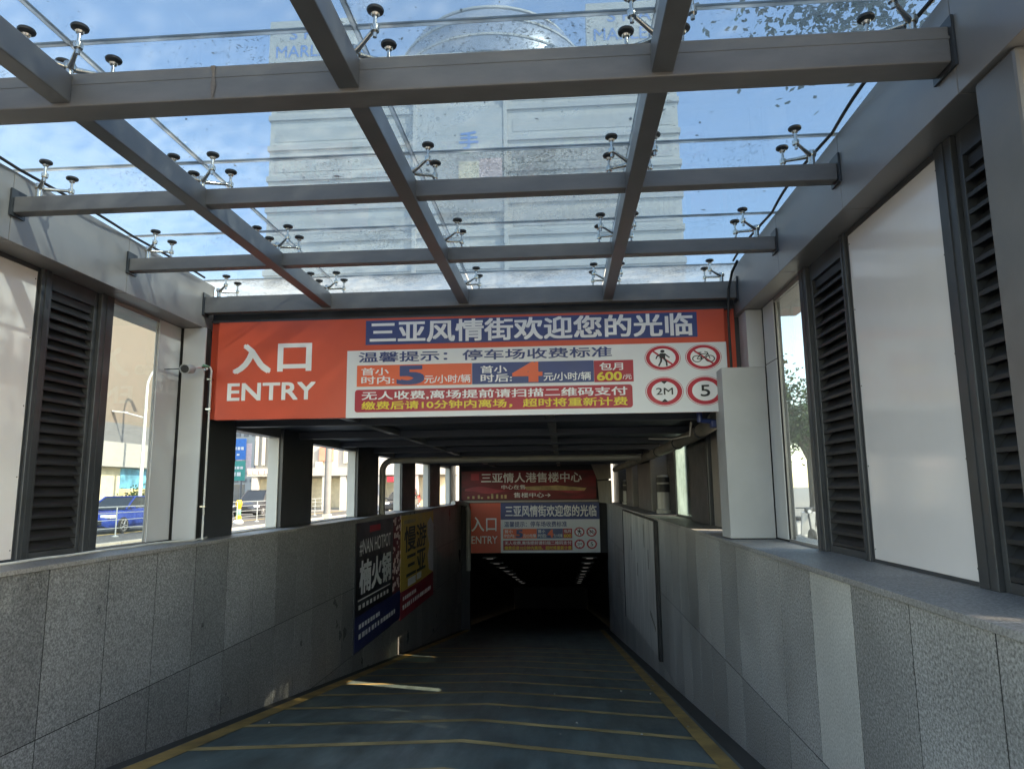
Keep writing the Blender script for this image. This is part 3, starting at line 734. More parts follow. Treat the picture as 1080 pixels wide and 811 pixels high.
wr('包月', m_letw, t, .03, .3, -.2, -.07, yt); wr('600', m_lety, t, .02, .32, -.38, -.25, yt)
wr('无人收费,离场提前请扫描二维码支付', m_letw, t, -2.44, .32, -.68, -.53, yt); wr('缴费后请10分钟内离场，超时将重新计费', m_lety, t, -2.44, .32, -.88, -.73, yt)
for c, kd in (((.66, -.17), 'm'), ((1.16, -.17), 'b'), ((.66, -.66), 'h'), ((1.16, -.66), '5')): pict(t, c, .20, 1.1, Y-.004, kd)
t = thing('sales_banner', (-1.4, 29.4, 1.15), 'dark red sales centre banner hung above the inner sign', 'banner')
b = MB(); b.box(-4.24, 1.40, Y-.02, Y+.05, 1.17, 2.36); b.build('banner_sheet', m_banner, t)
b = MB(); pts = []
for k in range(15): x = -4.1+k*.36; pts.append((x, Y-.026, 1.62+.10*math.sin(k*.9)))
for k in range(14, -1, -1): x = -4.1+k*.36; pts.append((x, Y-.026, 1.48+.07*math.sin(k*1.3+1)))
b.face(pts[::1]); b.build('brush_stroke', m_post_r, t)
b = MB(); b.face([(-1.5, Y-.028, 1.56), (.9, Y-.028, 1.52), (1.0, Y-.028, 1.62), (-.2, Y-.028, 1.74), (-1.6, Y-.028, 1.7)]); b.build('gold_stroke', m_bannerg, t)
b = MB()
random.seed(3)
x = -4.0
while x < -2.2:
    h = random.uniform(.06, .2); b.box(x, x+.09, Y-.027, Y-.024, 1.22, 1.22+h); x += random.uniform(.12, .3)
b.build('skyline_print', m_bannerg, t)
b = MB(); b.box(-3.84, -3.5, Y-.027, Y-.024, 1.98, 2.26); b.box(-3.78, -3.56, Y-.03, Y-.027, 2.04, 2.2); b.build('logo_patch', m_redd, t)
wr('三亚情人港售楼中心', m_letw, t, -3.4, .80, 1.88, 2.28, Y-.021, .012)
wr('中心在售', m_letw, t, -2.55, -1.55, 1.60, 1.78, Y-.029, .006)
wr('售楼中心→', m_letw, t, -2.04, -.5, 1.25, 1.46, Y-.021, .008)
b = MB(); b.box(-4.2, 1.6, Y-.04, Y+.02, 1.06, 1.13); tag(b.build('metal_strip', m_fascia), 'thin bright metal strip between the red banner and the inner sign', 'trim')
# corner pipe beside inner sign
b = MB(); b.path([(-4.42, 28.2, 1.06), (-4.2, 28.9, 1.06), (-4.0, 29.2, .98), (-3.93, 29.25, .7), (-3.93, 29.25, -1.7)], .10, 12)
tag(b.build('down_pipe', m_pipe, smooth=True), 'pale vertical pipe covering the left edge of the inner sign', 'pipe')
# pale corner board on right of banner
b = MB(); b.prism([(1.45, 29.3, 1.9), (1.8, 26.5, 1.9), (1.8, 26.5, 1.03), (1.5, 29.3, 1.03)], (.04, 0, 0)); b.prism([(1.2, 29.3, 2.6), (1.8, 26.5, 2.6), (1.8, 26.5, 1.95), (1.45, 29.3, 1.95)], (.03, 0, 0))
tag(b.build('corner_board', m_conc), 'slanted pale boards at the right end of the red banner', 'board')

# underground box beyond
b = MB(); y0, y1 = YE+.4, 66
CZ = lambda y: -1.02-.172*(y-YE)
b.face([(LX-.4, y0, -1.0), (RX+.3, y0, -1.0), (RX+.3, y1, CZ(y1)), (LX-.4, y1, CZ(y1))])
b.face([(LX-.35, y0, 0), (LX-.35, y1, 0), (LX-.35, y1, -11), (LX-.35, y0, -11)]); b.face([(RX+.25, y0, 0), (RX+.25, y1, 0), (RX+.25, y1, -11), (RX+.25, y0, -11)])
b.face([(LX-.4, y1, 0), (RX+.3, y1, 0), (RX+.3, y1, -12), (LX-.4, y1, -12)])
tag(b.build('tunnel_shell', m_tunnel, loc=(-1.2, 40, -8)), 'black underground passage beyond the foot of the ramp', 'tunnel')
m_tube = emit('dim_tube_light', (.8, .85, 1.0), .016)
ldL = 'dim ceiling light in the left row of the underground passage'; ldR = 'dim ceiling light in the right row of the underground passage'
for sd_, x in ((0, -3.25), (1, 1.12)):
    for k in range(9):
        y = 31.2+k*3.1; z = CZ(y)-.08
        t = thing('tunnel_light', (x, y, z), ldR if sd_ else ldL, 'ceiling light', 'right row of tunnel lights' if sd_ else 'left row of tunnel lights')
        b = MB(); b.box(x-.32, x+.32, y-.07, y+.07, z, z+.06, .01); b.build('housing', m_dark, t)
        b = MB(); b.tube((x-.14, y, z-.02), (x+.14, y, z-.02), .016, n=10); b.build('tube', m_tube, t)

# ================================================================== POSTERS ON WALLS
U, V = YY, ZZ
def wposter(s, mat, par, y0, y1, z0, z1, bold=.01, x=-4.235, slope=0):
    # text follows the sloping lower edge when slope given
    return text(s, mat, par, (x, y0, z0), Vector((0, 1, slope)), ZZ, y1-y0, z1-z0, bold, .004)
random.seed(11)
t = thing('hotpot_poster', (-4.25, 16.3, -1.65), 'black hot pot poster with white lettering on the left wall', 'poster')
px = -4.242
b = MB(); b.prism([(px, 14.3, -1.66), (px, 17.45, -1.66), (px, 17.45, .93), (px, 14.3, .93)], (-.022, 0, 0)); b.build('poster_sheet', m_post_k, t)
b = MB(); b.prism([(px+.003, 14.32, -1.64), (px+.003, 18.3, -1.64), (px+.003, 18.3, -.95), (px+.003, 14.32, -.95)], (-.02, 0, 0)); b.build('blue_strip', m_post_b, t)
wposter('#NAN HOTPOT', m_letw, t, 14.55, 17.2, .25, .58, .01, px); wposter('楠火锅', m_letw, t, 14.6, 17.25, -.52, .12, .03, px)
b = MB(); b.box(px+.003, px+.005, 14.5, 17.2, -.66, -.63)
for k in range(9): b.box(px+.003, px+.005, 14.55+k*.29, 14.72+k*.29, -.83, -.74)
for k in range(13):
    b.box(px+.005, px+.008, 14.6+k*.25, 14.6+k*.25+random.uniform(.1, .2), -1.42, -1.32)
    if k < 8: b.box(px+.005, px+.008, 14.6+k*.22, 14.6+k*.22+random.uniform(.1, .18), -1.22, -1.13)
b.build('small_print', m_letw, t)
b = MB(); b.box(px+.003, px+.005, 15.3, 16.2, .70, .84); b.build('faint_print', m_redd, t)
b = MB()
for k in range(60):
    y = random.uniform(17.45, 18.28); z = random.uniform(-.9, .88); s_ = random.uniform(.05, .16); b.box(px-.004-k*.0001, px+.001+k*.00006, y, min(18.29, y+s_), z, z+s_*.8)
b.build('photo_collage', m_spink, t)
b = MB(); b.prism([(px-.006, 17.455, -.945), (px-.006, 18.3, -.945), (px-.006, 18.3, .93), (px-.006, 17.455, .93)], (-.015, 0, 0)); b.build('collage_ground', m_banner, t)
t = thing('torn_poster', (-4.25, 20.6, -1.75), 'torn yellow poster with black brush writing on the left wall', 'poster')
b = MB(); b.prism([(px, 18.35, -1.7), (px, 22.9, -1.7), (px, 22.9, .93), (px, 18.35, .93)], (-.022, 0, 0)); b.build('poster_sheet', m_post_y, t)
b = MB(); b.prism([(px+.004, 18.34, -1.72), (px+.004, 22.93, -1.72), (px+.004, 22.93, -1.0), (px+.004, 20.6, -1.05), (px+.004, 18.34, -1.02)], (-.02, 0, 0)); b.build('red_strip', m_post_r, t)
wposter('慢游', m_letk, t, 18.7, 21.7, -.05, .62, .012, px); wposter('三亚', m_letk, t, 19.0, 21.6, -.72, -.14, .016, px)
b = MB(); b.box(px+.003, px+.005, 18.6, 20.1, .70, .80); b.build('faint_print', m_bannerg, t)
b = MB()
tor = [(21.9, .6), (22.4, .75), (22.93, .5), (22.93, -1.0), (22.2, -.85), (22.0, -.4), (22.25, -.1), (21.95, .2)]
b.prism([(px+.006, y, z) for y, z in tor], (-.003, 0, 0)); b.build('torn_patch', m_torn, t)
b = MB(); b.box(px+.003, px+.006, 19.2, 20.2, -.98, -.78); b.box(px+.003, px+.006, 20.35, 21.0, -.95, -.77); b.build('logo_patch', m_letw, t)
b = MB()
for k in range(16): b.box(px+.006, px+.009, 18.6+k*.25, 18.6+k*.25+random.uniform(.1, .2), -1.5, -1.38); 
for k in range(8): b.box(px+.006, px+.009, 18.6+k*.22, 18.6+k*.22+random.uniform(.1, .18), -1.27, -1.17)
b.build('small_print', m_letw, t)
# right notice board
t = thing('notice_board', (1.8, 17.4, -1.6), 'weathered pale notice board with a black edge on the right wall', 'notice board')
m_note = mk('weathered_paper', (.42, .41, .385), .6, 0, .35, 1.6, .1, 20, (1, 2.2, .35))
b = MB(); b.prism([(1.815, 13.95, -1.60), (1.815, 21.2, -2.1), (1.815, 21.2, .94), (1.815, 13.95, .94)], (-.035, 0, 0)); b.build('board', m_note, t)
b = MB(); b.box(1.745, 1.815, 13.78, 13.95, -1.62, .96, .005); b.box(1.765, 1.815, 13.95, 21.25, .94, .98); b.box(1.765, 1.815, 21.2, 21.3, -2.1, .94); b.build('board_edge', m_black, t)
b = MB()
for k in range(7): b.box(1.772, 1.7795, 14.4+k*.12, 14.4+k*.12+.06, -1.2+.03*k, -1.1+.03*k)
for y, z, a, c in ((15.2, -.1, .05, .4), (15.9, .3, .04, .5), (17.5, -.5, .06, .3), (18.8, 0, .05, .6)): b.box(1.773, 1.7795, y, y+a, z, z+c)
b.build('dark_scuff', m_conc, t)['kind'] = 'stuff'

# ================================================================== SECURITY CAMERA, CONDUITS
t = thing('security_camera', (-4.5, 8.28, 3.1), 'small bullet security camera fixed to the left white column', 'camera')
b = MB(); ax = Vector((.12, -1, -.15)); c0 = Vector((-4.53, 8.06, 3.09))
b.lathe(c0, [(0, -.10), (.046, -.10), (.054, -.09), (.054, .06), (.062, .066), (.062, .115), (.055, .118), (.05, .1), (0, .099)], 20, ax); b.build('camera_body', m_camb, t, True)
b = MB(); b.lathe(c0, [(0, .101), (.048, .101), (.046, .108), (0, .112)], 18, ax); b.build('lens', m_black, t, True)
b = MB(); b.path([(-4.5, 8.16, 3.12), (-4.47, 8.22, 3.14), (-4.45, 8.30, 3.15)], .014, 8); b.lathe((-4.45, 8.315, 3.15), [(0, -.012), (.04, -.012), (.04, .006), (0, .006)], 16, Vector((0, 1, 0))); b.build('bracket', m_rim, t, True)
b = MB(); b.tube((-4.57, 8.0, 3.085), (-4.80, 7.96, 3.075), .006, n=6); b.build('antenna', m_black, t)
b = MB(); b.tube((-4.44, 8.24, 3.165), (-4.42, 8.33, 3.165), .016, n=10); b.build('cable_joint', m_green, t)
t = thing('conduit', (-4.40, 8.42, 1.02), 'thin grey conduit running down the left column from the camera', 'conduit')
b = MB(); pts = [(-4.44, 8.34, 3.165), (-4.41, 8.355, 3.16), (-4.395, 8.36, 3.12), (-4.395, 8.36, 2.6), (-4.40, 8.365, 1.06), (-4.40, 8.37, 1.03)]; b.path(pts, .013, 10); b.build('tube', m_pvc, t, True)
b = MB()
for z in (3.0, 2.62, 1.42): b.box(-4.44, -4.375, 8.345, 8.385, z, z+.018)
b.build('clip', m_ss, t)
b = MB(); pts = []
for k in range(40):
    y = 3.0+k*.33; pts.append((-4.62+.012*math.sin(k*1.7)+(.14 if 8.0 < y < 8.9 else 0), y, 1.034+.004*math.sin(k*2.3)))
b.path(pts, .012, 6); tag(b.build('loose_cable', m_pvc, smooth=True), 'pale loose cable lying along the left coping', 'cable')

# ================================================================== TREES
def tree(x, y, h, cr, cz, n, lab, lm, seed, trunk=.22, grp=None, squash=.75, leafs=(.09, .17), name='tree', extra=(), limbs=18):
    rd = random.Random(seed)
    t = thing(name, (x, y, 0), lab, 'tree', grp)
    b = MB(); tips = []
    top = Vector((x+rd.uniform(-.4, .4), y+rd.uniform(-.4, .4), cz))
    b.path([(x, y, -.05), (x+.05, y, h*.12), (x+(top.x-x)*.5, y+(top.y-y)*.5, cz*.6), top], [trunk*1.3, trunk, trunk*.8, trunk*.4], 10)
    clusters = []
    for k in range(limbs):
        a = 6.28*k*.618+rd.uniform(-.3, .3); e = rd.uniform(-.25, .95); L = cr*rd.uniform(.6, .98)
        st = Vector((x, y, cz*rd.uniform(.55, .9))); st.x = x+(top.x-x)*(st.z/cz); st.y = y+(top.y-y)*(st.z/cz)
        en = Vector((x, y, cz))+Vector((math.cos(a)*math.cos(e)*L, math.sin(a)*math.cos(e)*L, math.sin(e)*L*squash))
        md = (st+en)/2+Vector((0, 0, .25))
        b.path([st, md, en], [trunk*.35, trunk*.22, trunk*.07], 7)
        for f in (.55, .8, 1.0): clusters.append((st.lerp(en, f), cr*rd.uniform(.16, .30)))
    for e_ in extra:
        st = Vector((x, y, cz*.8)); en = Vector(e_); b.path([st, (st+en)/2+Vector((0, 0, .5)), en], [trunk*.35, trunk*.2, .03], 7)
        for f in (.6, .8, .95, 1.05): clusters.append((st.lerp(en, f), .75))
    b.build('trunk', m_bark, t, True)
    b = MB(); per = n//len(clusters)
    for c, r in clusters:
        for k in range(per):
            p = c+Vector((rd.gauss(0, .55), rd.gauss(0, .55), rd.gauss(0, .42)))*r
            s_ = rd.uniform(*leafs); d = Vector((rd.gauss(0, 1), rd.gauss(0, 1), rd.gauss(-.3, .6))).normalized()
            sd_ = d.cross(Vector((rd.gauss(0, .5), rd.gauss(0, .5), 1))).normalized()
            b.face([p, p+d*s_*.5+sd_*s_*.28, p+d*s_, p+d*s_*.5-sd_*s_*.28])
    b.build('crown', lm, t, keep=True)
    return t
tree(7.6, 3.4, 11, 4.3, 8.4, 60000, 'broad leafy street tree overhanging the right edge of the glass roof', m_leaf, 5, .26, limbs=34, leafs=(.06, .12), extra=((2.9, 6.0, 6.1), (3.3, 5.6, 6.5), (3.4, 8.0, 7.6), (4.2, .6, 8.6), (3.4, 1.6, 8.4), (5.0, -.6, 9.6), (4.8, 5.0, 8.4), (5.6, 5.4, 9.0), (10.4, 4.2, 6.0), (9.3, 5.6, 5.7), (11, 3, 7.2)))
tree(8.6, -2.4, 11, 4.6, 8.0, 52000, 'broad leafy street tree on the right behind the camera', m_leaf2, 6, .26, limbs=34, leafs=(.07, .14))
tree(9.6, -8.6, 11, 4.6, 8.2, 36000, 'leafy street tree farthest back on the right', m_leaf, 8, .26, limbs=28, leafs=(.08, .15))
tree(10.2, 29.5, 8, 3.6, 4.4, 12000, 'bushy green tree seen through the narrow right window', m_leaf, 9, .2, leafs=(.14, .26))
tree(-14.3, 64, 9, 2.6, 5.0, 4500, 'street tree seen through the fourth left opening', m_leaf, 12, .18, leafs=(.18, .34))
b = MB(); rd = random.Random(4)
for k in range(1500):
    p = Vector((-28.6, 45.6, 1.0))+Vector((rd.gauss(0, .4), rd.gauss(0, .4), rd.gauss(0, .42))); s_ = rd.uniform(.1, .2)
    d = Vector((rd.gauss(0, 1), rd.gauss(0, 1), rd.gauss(0, 1))).normalized(); sv = d.orthogonal().normalized()
    b.face([p, p+d*s_*.5+sv*s_*.3, p+d*s_, p+d*s_*.5-sv*s_*.3])
t = thing('shrub', (-28.6, 45.6, .14), 'round green shrub in front of the painted shopfront', 'shrub')
b.build('foliage', m_leaf, t, keep=True); b = MB(); b.lathe((-28.6, 45.6, .14), [(0, 0), (.28, 0), (.36, .4), (.3, .4), (0, .36)], 16); b.build('planter', m_kerb, t)

# ================================================================== STREET OBJECTS
def car(x, y, paint, lab, suv=False, flip=False):
    # built pointing to -Y, centred on (x, y)
    t = thing('parked_car', (x, y, 0), lab, 'car')
    hw = .9; H = 1.72 if suv else 1.48
    st = [(-2.25, .62, .35, .62), (-2.1, .8, .26, .72), (-1.5, .88, .22, .86), (-.9, .9, .22, .96), (0, .9, .22, 1.0), (1.0, .9, .22, 1.02), (1.8, .88, .24, 1.04), (2.15, .82, .3, .98), (2.28, .7, .42, .8)]
    if suv: st = [(a, b_, c, d+.08) for a, b_, c, d in st]
    sg = -1 if flip else 1
    b = MB(); rings = []
    for (yy, w_, zb, zt) in st:
        zm = (zb+zt)/2
        prof = [(-w_*.9, zb), (-w_, zb+.12), (-w_, zm), (-w_*.985, zt-.06), (-w_*.88, zt), (w_*.88, zt), (w_*.985, zt-.06), (w_, zm), (w_, zb+.12), (w_*.9, zb)]
        rings.append([b.b.verts.new((x+p, y+yy*sg, z)) for p, z in prof])
    for A, B in zip(rings, rings[1:]):
        for k in range(10): b.b.faces.new((A[k], A[(k+1) % 10], B[(k+1) % 10], B[k]))
    b.b.faces.new(rings[0]); b.b.faces.new(rings[-1])
    b.build('body', paint, t, True)
    zt = 1.0+(.08 if suv else 0)
    gl = [(-1.15, .78, zt-.04), (-.35, .66, H-.06), (1.1 if not suv else 1.6, .64, H-.06), (1.95 if not suv else 2.15, .76, zt-.03)]
    b = MB()
    lo = [(x+s_*.80, y+yy*sg, zt-.05) for yy in (gl[0][0], gl[3][0]) for s_ in (-1, 1)]
    hi = [(x+s_*.64, y+yy*sg, H-.05) for yy in (gl[1][0], gl[2][0]) for s_ in (-1, 1)]
    v = [b.b.verts.new(p) for p in lo+hi]
    for f in ((0, 1, 5, 4), (2, 6, 7, 3), (0, 4, 6, 2), (1, 3, 7, 5), (4, 5, 7, 6)): b.b.faces.new([v[i] for i in f])
    b.build('glasshouse', m_carg, t)
    b = MB(); b.box(x-.655, x+.655, y+gl[1][0]*sg, y+gl[2][0]*sg, H-.052, H, .02)
    for s_ in (-1, 1):
        for i, j in ((0, 1), (3, 2)): b.tube((x+s_*.80, y+gl[i][0]*sg, zt-.05), (x+s_*.65, y+gl[j][0]*sg, H-.03), .035, n=8)
        b.tube((x+s_*.805, y+.42*sg, zt-.05), (x+s_*.655, y+.40*sg, H-.03), .035, n=8)
    b.build('roof', paint, t)
    for s_ in (-1, 1):
        for yy in (-1.38, 1.36):
            c = Vector((x+s_*.80, y+yy*sg, .33)); A = Vector((s_, 0, 0))
            b = MB(); b.lathe(c, [(.2, -.1), (.3, -.11), (.33, -.07), (.33, .07), (.3, .115), (.215, .118)], 24, A); wl = b.build('wheel', m_tyre, t, True)
            b = MB(); b.lathe(c, [(0, .06), (.2, .06), (.21, .125), (.235, .125), (.235, .06)], 24, A)
            for k in range(5):
                a = k*2*math.pi/5; b.tube(c+A*.1, c+A*.1+Vector((0, math.cos(a), math.sin(a)))*.2, .03, n=6)
            b.build('rim', m_rim, wl)
        b = MB(); b.box(x+s_*.42, x+s_*.86, y-2.20*sg, y-1.80*sg, .62, .76, .03); b.build('headlight', m_lamp, t)
        b = MB(); b.box(x+s_*.52, x+s_*.83, y+2.12*sg, y+2.27*sg, .72, .88, .02); b.build('tail_light', m_letred, t)
        b = MB(); b.box(x+s_*.86, x+s_*1.04, y-.98*sg, y-.86*sg, .98, 1.1, .03); b.build('mirror', paint, t)
    b = MB(); b.box(x-.55, x+.55, y-2.27*sg, y-2.15*sg, .36, .56, .02); b.box(x-.3, x+.3, y-2.275*sg, y-2.2*sg, .58, .66); b.build('grille', m_black, t)
    return t
car(-18.6, 28.75, m_carb, 'blue car in the street behind the railing, seen through the left window')
car(-20.2, 45.6, m_cark, 'dark grey off-road car seen through the first covered opening', True)
car(-11.9, 51.5, m_cark, 'dark car far off with a red car behind, third covered opening')
car(-12.9, 57.0, m_carr, 'red car standing farthest up the street', True)
# railing in sections with yellow guard posts
def rail(y0, y1, lab):
    t = thing('street_railing', (-16.6, (y0+y1)/2, 0), lab, 'railing', 'railing sections along the street')
    b = MB()
    for z in (.32, .62, .88, 1.1): b.tube((-16.6, y0, z), (-16.6, y1, z), .013 if z < 1 else .02, n=8)
    b.build('rails', m_rail, t)
    for y in (y0+.04, (y0+y1)/2, y1-.04):
        b = MB(); b.tube((-16.6, y, 0), (-16.6, y, 1.12), .024, n=10); b.lathe((-16.6, y, 0), [(0, 0), (.12, 0), (.12, .03), (.05, .06)], 14); b.build('rail_post', m_rail, t)
    return t
ry = [13.5, 18.2, 22.9, 27.5, 31.3, 35.1, 39.5, 44.0, 48.5]
rlabs = ['nearest railing section', 'railing section before the blue car', 'pale railing section in front of the blue car', 'pale railing section between the two yellow posts', 'pale railing section before the second yellow post', 'pale railing section beyond the second yellow post', 'pale railing section seen through the second opening', 'farthest pale railing section']
for (a, c), l in zip(zip(ry, ry[1:]), rlabs): rail(a+.12, c-.12, l+' on the left street')
def gpost(y, lab):
    t = thing('guard_post', (-16.6, y, 0), lab, 'guard post', 'yellow guard posts in the railing')
    b = MB(); b.lathe((-16.6, y, 0), [(0, 0), (.24, 0), (.26, .1), (.16, .2), (.12, .22)], 18); b.build('post_base', m_lightw, t, True)
    b = MB(); b.lathe((-16.6, y, .2), [(.13, 0), (.15, .03), (.15, .16), (.11, .2), (.11, .62), (.15, .68), (.16, .86), (.12, .98), (0, 1.0)], 18); b.build('post_body', m_yel, t, True)
    b = MB(); b.lathe((-16.6, y, .42), [(.112, 0), (.118, .01), (.118, .3), (.112, .31)], 18); b.build('band', m_green, t, True)
    return t
gpost(27.5, 'yellow guard post with green band beside the blue car')
gpost(35.1, 'yellow guard post with green band below the dark off-road car')
gpost(44.0, 'yellow guard post far off in the second opening')
# street lamp with two arms
t = thing('street_lamp', (-27.75, 44.4, .1), 'white double-arm street lamp before the beige building', 'street lamp')
b = MB(); pts = [(-27.75, 44.4, .1), (-27.75, 44.4, 8.6)]
for k in range(1, 8): a = R(11*k); pts.append((-27.75+1.9*(1-math.cos(a)), 44.4, 8.6+1.9*math.sin(a)))
b.path(pts, [.13, .09]+[.075]*7, 10); b.build('pole', m_lightw, t, True)
b = MB(); b.path([(-27.75, 44.4, 6.55), (-28.45, 44.35, 6.75), (-29.2, 44.3, 6.95)], .05, 8); b.build('arm', m_lightw, t, True)
b = MB(); b.prism([(-29.95, 44.16, 7.0), (-29.05, 44.2, 6.9), (-29.0, 44.4, 6.9), (-29.95, 44.44, 7.0)], (0, 0, .09)); b.build('lamp_head', m_lightw, t)
b = MB(); b.prism([(-26.35, 44.24, 10.46), (-25.15, 44.2, 10.62), (-25.15, 44.6, 10.62), (-26.35, 44.56, 10.46)], (0, 0, .1)); b.build('lamp_head', m_lightw, t)
t = thing('utility_pole', (-13.5, 39.6, 0), 'thick grey utility pole in the second street opening', 'pole')
b = MB(); b.path([(-13.5, 39.6, 0), (-13.5, 39.6, 11)], [.2, .16], 14); b.build('shaft', m_pole, t, True)
b = MB(); b.box(-13.72, -13.28, 39.38, 39.82, 0, .3, .02); b.build('footing', m_kerb, t); b = MB(); b.box(-14.2, -12.8, 39.5, 39.7, 10.2, 10.35); b.build('cross_arm', m_pipe, t)

# ---- beige building with shopfront (left street)
t = thing('beige_building', (-34, 50, 0), 'big beige building with grey and white bands across the street', 'building')
b = MB(); b.box(-46, -30, 34, 58, 6.3, 14.4); b.build('upper_wall', m_beige, t)
b = MB(); b.box(-46, -30.05, 34, 58, 14.4, 15.2); b.build('parapet', m_wht, t)
b = MB(); b.box(-46, -29.98, 34, 58, 4.98, 6.3); b.build('grey_band', m_band, t)
b = MB(); b.box(-46, -29.6, 34, 58, 3.35, 4.98); b.build('canopy_band', m_wht, t)
b = MB(); b.box(-46, -30.4, 34, 58, 0, 3.35); b.build('ground_floor', m_spale, t)
for y0, y1 in ((36, 39.5), (40.3, 43.6)):
    b = MB(); b.box(-30.42, -30.36, y0, y1, .15, 3.0); f = b.build('shop_window', m_win, t); b = MB(); b.box(-30.37, -30.3, y0-.1, y0, .15, 3.1); b.box(-30.37, -30.3, y1, y1+.1, .15, 3.1); b.box(-30.37, -30.3, y0, y1, 3.0, 3.1); b.build('window_frame', m_dark, f)
b = MB(); b.box(-30.42, -30.33, 46.2, 51.4, 1.9, 3.3); b.build('mural', m_mur1, t)
b = MB(); b.box(-30.42, -30.34, 46.2, 51.4, .4, 1.897); b.build('mural', m_mur2, t)
b = MB()
for k in range(7): b.tube((-30.40, 46.9+k*.66, 1.6+.25*math.sin(k*2.1)), (-30.315, 46.9+k*.66, 1.6+.25*math.sin(k*2.1)), .13, n=14)
b.build('mural_motif', m_spale, t)
b = MB(); b.box(-30.42, -30.36, 53, 57.5, .15, 3.1); b.build('shop_window', m_win, t)
# ---- white building with pilasters, letters and boards
t = thing('white_building', (-44, 92, 0), 'white pillared building with faded lettering seen through the first covered opening', 'building')
b = MB(); b.box(-60, -31.5, 90, 104, 0, 15); b.build('wall', m_wht, t)
for i in range(9):
    x = -43.6+i*1.3
    b = MB(); b.box(x, x+.34, 89.7, 90.0, 3.9, 8.4); b.build('pilaster', m_wht, t)
for i in range(8):
    x = -43.2+i*1.3
    b = MB(); b.box(x, x+.8, 89.96, 90.02, 4.2, 8.0); b.build('window', m_spink, t)
b = MB()
for i in range(9): b.box(-43.4+i*1.1, -42.75+i*1.1, 89.9, 89.99, 8.9, 9.35); b.box(-43.4+i*1.1, -42.8+i*1.1, 89.88, 89.98, 2.9, 3.3)
b.build('wall_lettering', m_band, t)
for i in range(4):
    x = -43.6+i*2.6; b = MB(); b.box(x, x+1.7, 89.95, 90.03, .1, 2.6); b.build('shop_window', m_win, t)
t = thing('roadside_board', (-38.6, 78, 0), 'blue and green roadside board at the left edge of the first opening', 'sign')
b = MB(); b.box(-42.2, -36.4, 78, 78.2, 5.3, 7.7); b.build('blue_board', m_sblue, t); b = MB(); b.box(-42.2, -36.4, 78, 78.2, 2.9, 5.15); b.build('green_board', m_sgreen, t)
b = MB()
for i in range(5): b.box(-38.6+i*.42, -38.3+i*.42, 77.96, 78.0, 6.4, 6.75); b.box(-38.6+i*.42, -38.28+i*.42, 77.96, 78.0, 4.2, 4.5)
for i in range(3): b.box(-38.4+i*.5, -38.1+i*.5, 77.96, 78.0, 5.75, 5.95); b.box(-38.5+i*.6, -38.05+i*.6, 77.96, 78.0, 3.4, 3.85)
b.build('board_lettering', m_letw, t)
for x in (-41.8, -36.8):
    b = MB(); b.tube((x, 78.1, 0), (x, 78.1, 2.9), .1, n=10); b.build('leg', m_band, t)
# ---- tower behind
TX0, TX1, TY = -27.0, 11.2, 60.0
t = thing('white_tower', (-8, 66, 0), 'tall white banded tower with a domed top seen through the glass roof', 'building')
b = MB(); b.box(TX0, TX1, TY, TY+22, 0, 42.6); b.build('tower_wall', m_tow, t)
z = 9.0
while z < 41.5:
    b = MB(); b.box(TX0-.15, TX1+.15, TY-.22, TY+.5, z, z+.5); b.build('floor_band', m_towb, t)
    b = MB(); b.box(TX0+.6, -13.2, TY-.05, TY+.1, z+.9, z+2.2); b.box(-3.9, TX1-.6, TY-.05, TY+.1, z+.9, z+2.2); b.build('window_band', m_towb, t)
    z += 3.05
b = MB(); b.box(-13.0, -4.8, TY-.35, TY-.05, 26.5, 36.5); pb = b.build('billboard', m_wht, t)
b = MB(); b.box(-8.9, -7.0, TY-.40, TY-.36, 29.6, 31.4); b.build('yellow_print', m_spale, pb)
b = MB(); b.box(-7.0, -4.9, TY-.40, TY-.36, 29.8, 31.6); b.build('red_print', m_spink, pb)
m_lb = mk('blue_print', (.10, .22, .5), .5); m_lg = mk('green_print', (.12, .42, .28), .5)
text('手', m_lb, pb, (-8.8, TY-.36, 32.6), XX, ZZ, 1.7, 1.7, .02, .03)
b = MB(); b.box(-8.75, -7.9, TY-.40, TY-.36, 32.2, 32.55); b.build('green_print', m_lg, pb)
for x in (-13.2, -4.75): b = MB(); b.box(x, x+.35, TY-.42, TY-.1, 9, 42); b.build('mullion', m_tow, t)
for x0, lx in ((-27.3, -26.6), (3.1, 3.8)):
    b = MB(); b.box(x0, x0+8.3, TY-.4, TY+1, 42.2, 46.6); ab = b.build('roof_sign', m_wht, t)
    text('S P A', m_blue if False else m_lb, ab, (lx+1.3, TY-.4, 44.6), XX, ZZ, 4.0, 1.15, .004, .03)
    text('MARLENE', m_lb, ab, (lx, TY-.4, 42.75), XX, ZZ, 7.0, 1.2, .004, .03)
b = MB(); c = (-6.6, TY+10, 42.6)
b.lathe(c, [(10.2, 0), (10.2, 1.6), (9.9, 1.9), (9.9, 3.4), (9.3, 4.8), (7.6, 6.3), (5.0, 7.3), (2.2, 7.8), (0, 7.9)], 48); b.build('dome', m_dome, t, True)
b = MB()
for zz in (1.5, 3.4, 5.6): r_ = {1.5: 10.3, 3.4: 10.0, 5.6: 8.6}[zz]; b.lathe((c[0], c[1], c[2]+zz), [(r_-.3, 0), (r_, .05), (r_, .25), (r_-.3, .3)], 48)
b.build('dome_ring', m_wht, t, True)
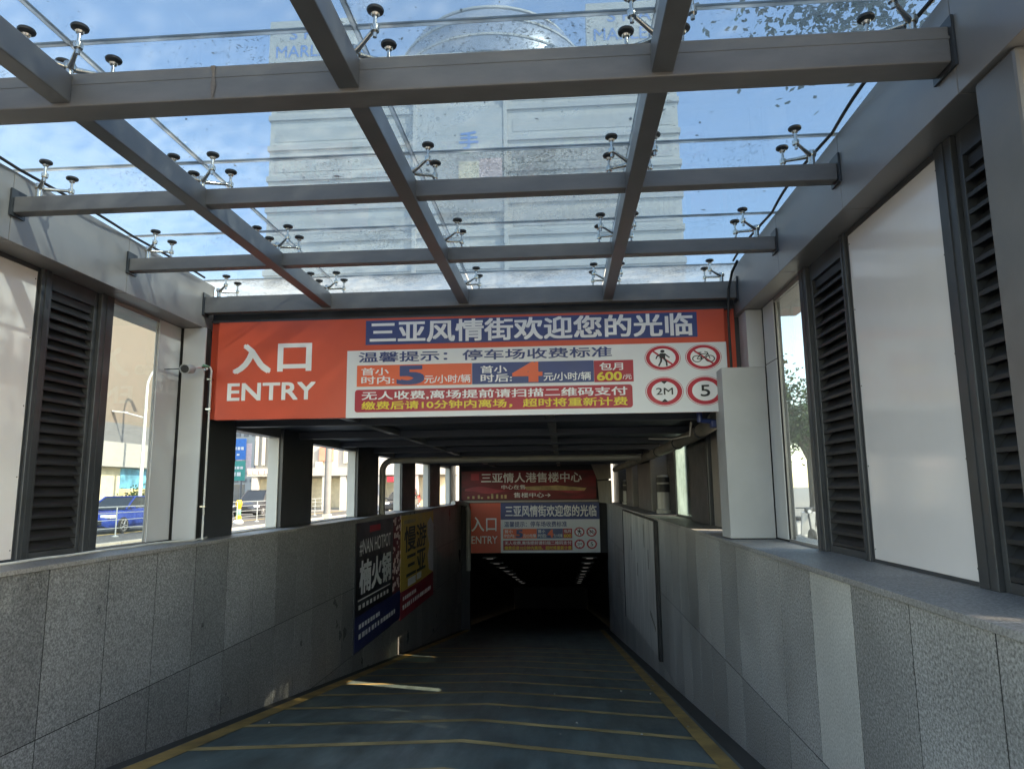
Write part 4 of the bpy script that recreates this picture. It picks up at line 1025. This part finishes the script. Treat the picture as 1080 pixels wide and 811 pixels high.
# podium: colonnade, posters, gate frieze
for i in range(5):
    x = -26.9+i*.62; b = MB(); b.box(x, x+.22, TY-.5, TY-.2, 3.9, 7.6); b.build('pilaster', m_wht, t)
for i in range(6):
    for z_ in (7.8, 3.1):
        b = MB(); y_ = TY-.3 if z_ > 5 else TY-1.76; b.box(-26.9+i*.5, -26.55+i*.5, y_, y_+.06, z_, z_+.34); b.build('facade_letter', m_spink, t)
for i in range(11):
    x = -26.6+i*1.55
    b = MB(); b.box(x, x+.5, TY-1.6, TY-1.1, 0, 2.9); b.build('podium_pillar', m_wht, t)
b = MB(); b.box(TX0, -9, TY-1.7, TY, 2.9, 3.6); b.build('podium_frieze', m_towb, t)
b = MB(); b.box(TX0+.2, -9.4, TY-.06, TY+.05, .2, 2.7); b.build('shopfront', m_spale, t)
b = MB(); b.box(-21.2, -20.0, TY-.3, TY-.02, 4.2, 5.4); b.build('red_poster', m_redp, t)
b = MB(); b.box(-21.5, -20.9, TY-.3, TY-.02, 3.65, 4.15); b.build('yellow_poster', m_spale, t); b = MB(); b.box(-19.0, -17.6, TY-.3, TY-.02, 4.0, 5.5); b.build('yellow_poster', m_spale, t)
b = MB(); b.box(-14.6, -12.6, TY-2.4, TY-1.72, 2.3, 2.75); b.build('red_awning', m_redd, t)
# parked scooters on the right
def scooter(x, y, paint, lab):
    t = thing('scooter', (x, y, 0), lab, 'scooter', 'scooters parked beyond the right window')
    for yy in (-.62, .58):
        c = Vector((x, y+yy, .24)); A = Vector((1, 0, 0))
        b = MB(); b.lathe(c, [(.14, -.05), (.22, -.05), (.24, 0), (.22, .05), (.14, .05)], 18, A); wl = b.build('wheel', m_tyre, t, True)
        b = MB(); b.lathe(c, [(0, -.03), (.14, -.03), (.14, .03), (0, .03)], 14, A); b.build('rim', m_rim, wl)
    b = MB(); b.box(x-.13, x+.13, y-.35, y+.1, .2, .3, .03); b.prism([(x-.14, y+.1, .25), (x-.14, y+.75, .5), (x-.14, y+.8, .66), (x-.14, y+.1, .66)], (.28, 0, 0)); b.prism([(x-.17, y-.3, .28), (x-.17, y-.5, .9), (x-.17, y-.42, .92), (x-.17, y-.22, .3)], (.34, 0, 0)); b.build('body', paint, t)
    b = MB(); b.box(x-.14, x+.14, y+.05, y+.75, .66, .76, .03); b.build('seat', m_black, t)
    b = MB(); b.tube((x, y-.62, .26), (x, y-.44, .98), .03, n=8); b.tube((x-.32, y-.42, 1.02), (x+.32, y-.42, 1.02), .018, n=8); b.box(x-.1, x+.1, y-.52, y-.40, .88, 1.02, .03); b.build('handlebar', m_dark, t)
    b = MB(); b.tube((x, y-.53, .93), (x, y-.56, .93), .05, n=12); b.build('headlight', m_lamp, t)
    return t
scooter(6.6, 20.0, m_lightw, 'white scooter parked low behind the narrow right window'); scooter(7.5, 20.6, m_cark, 'dark scooter parked beside the white one behind the right window')

for o in list(S.objects):
    if '_w' in o: del o['_w']
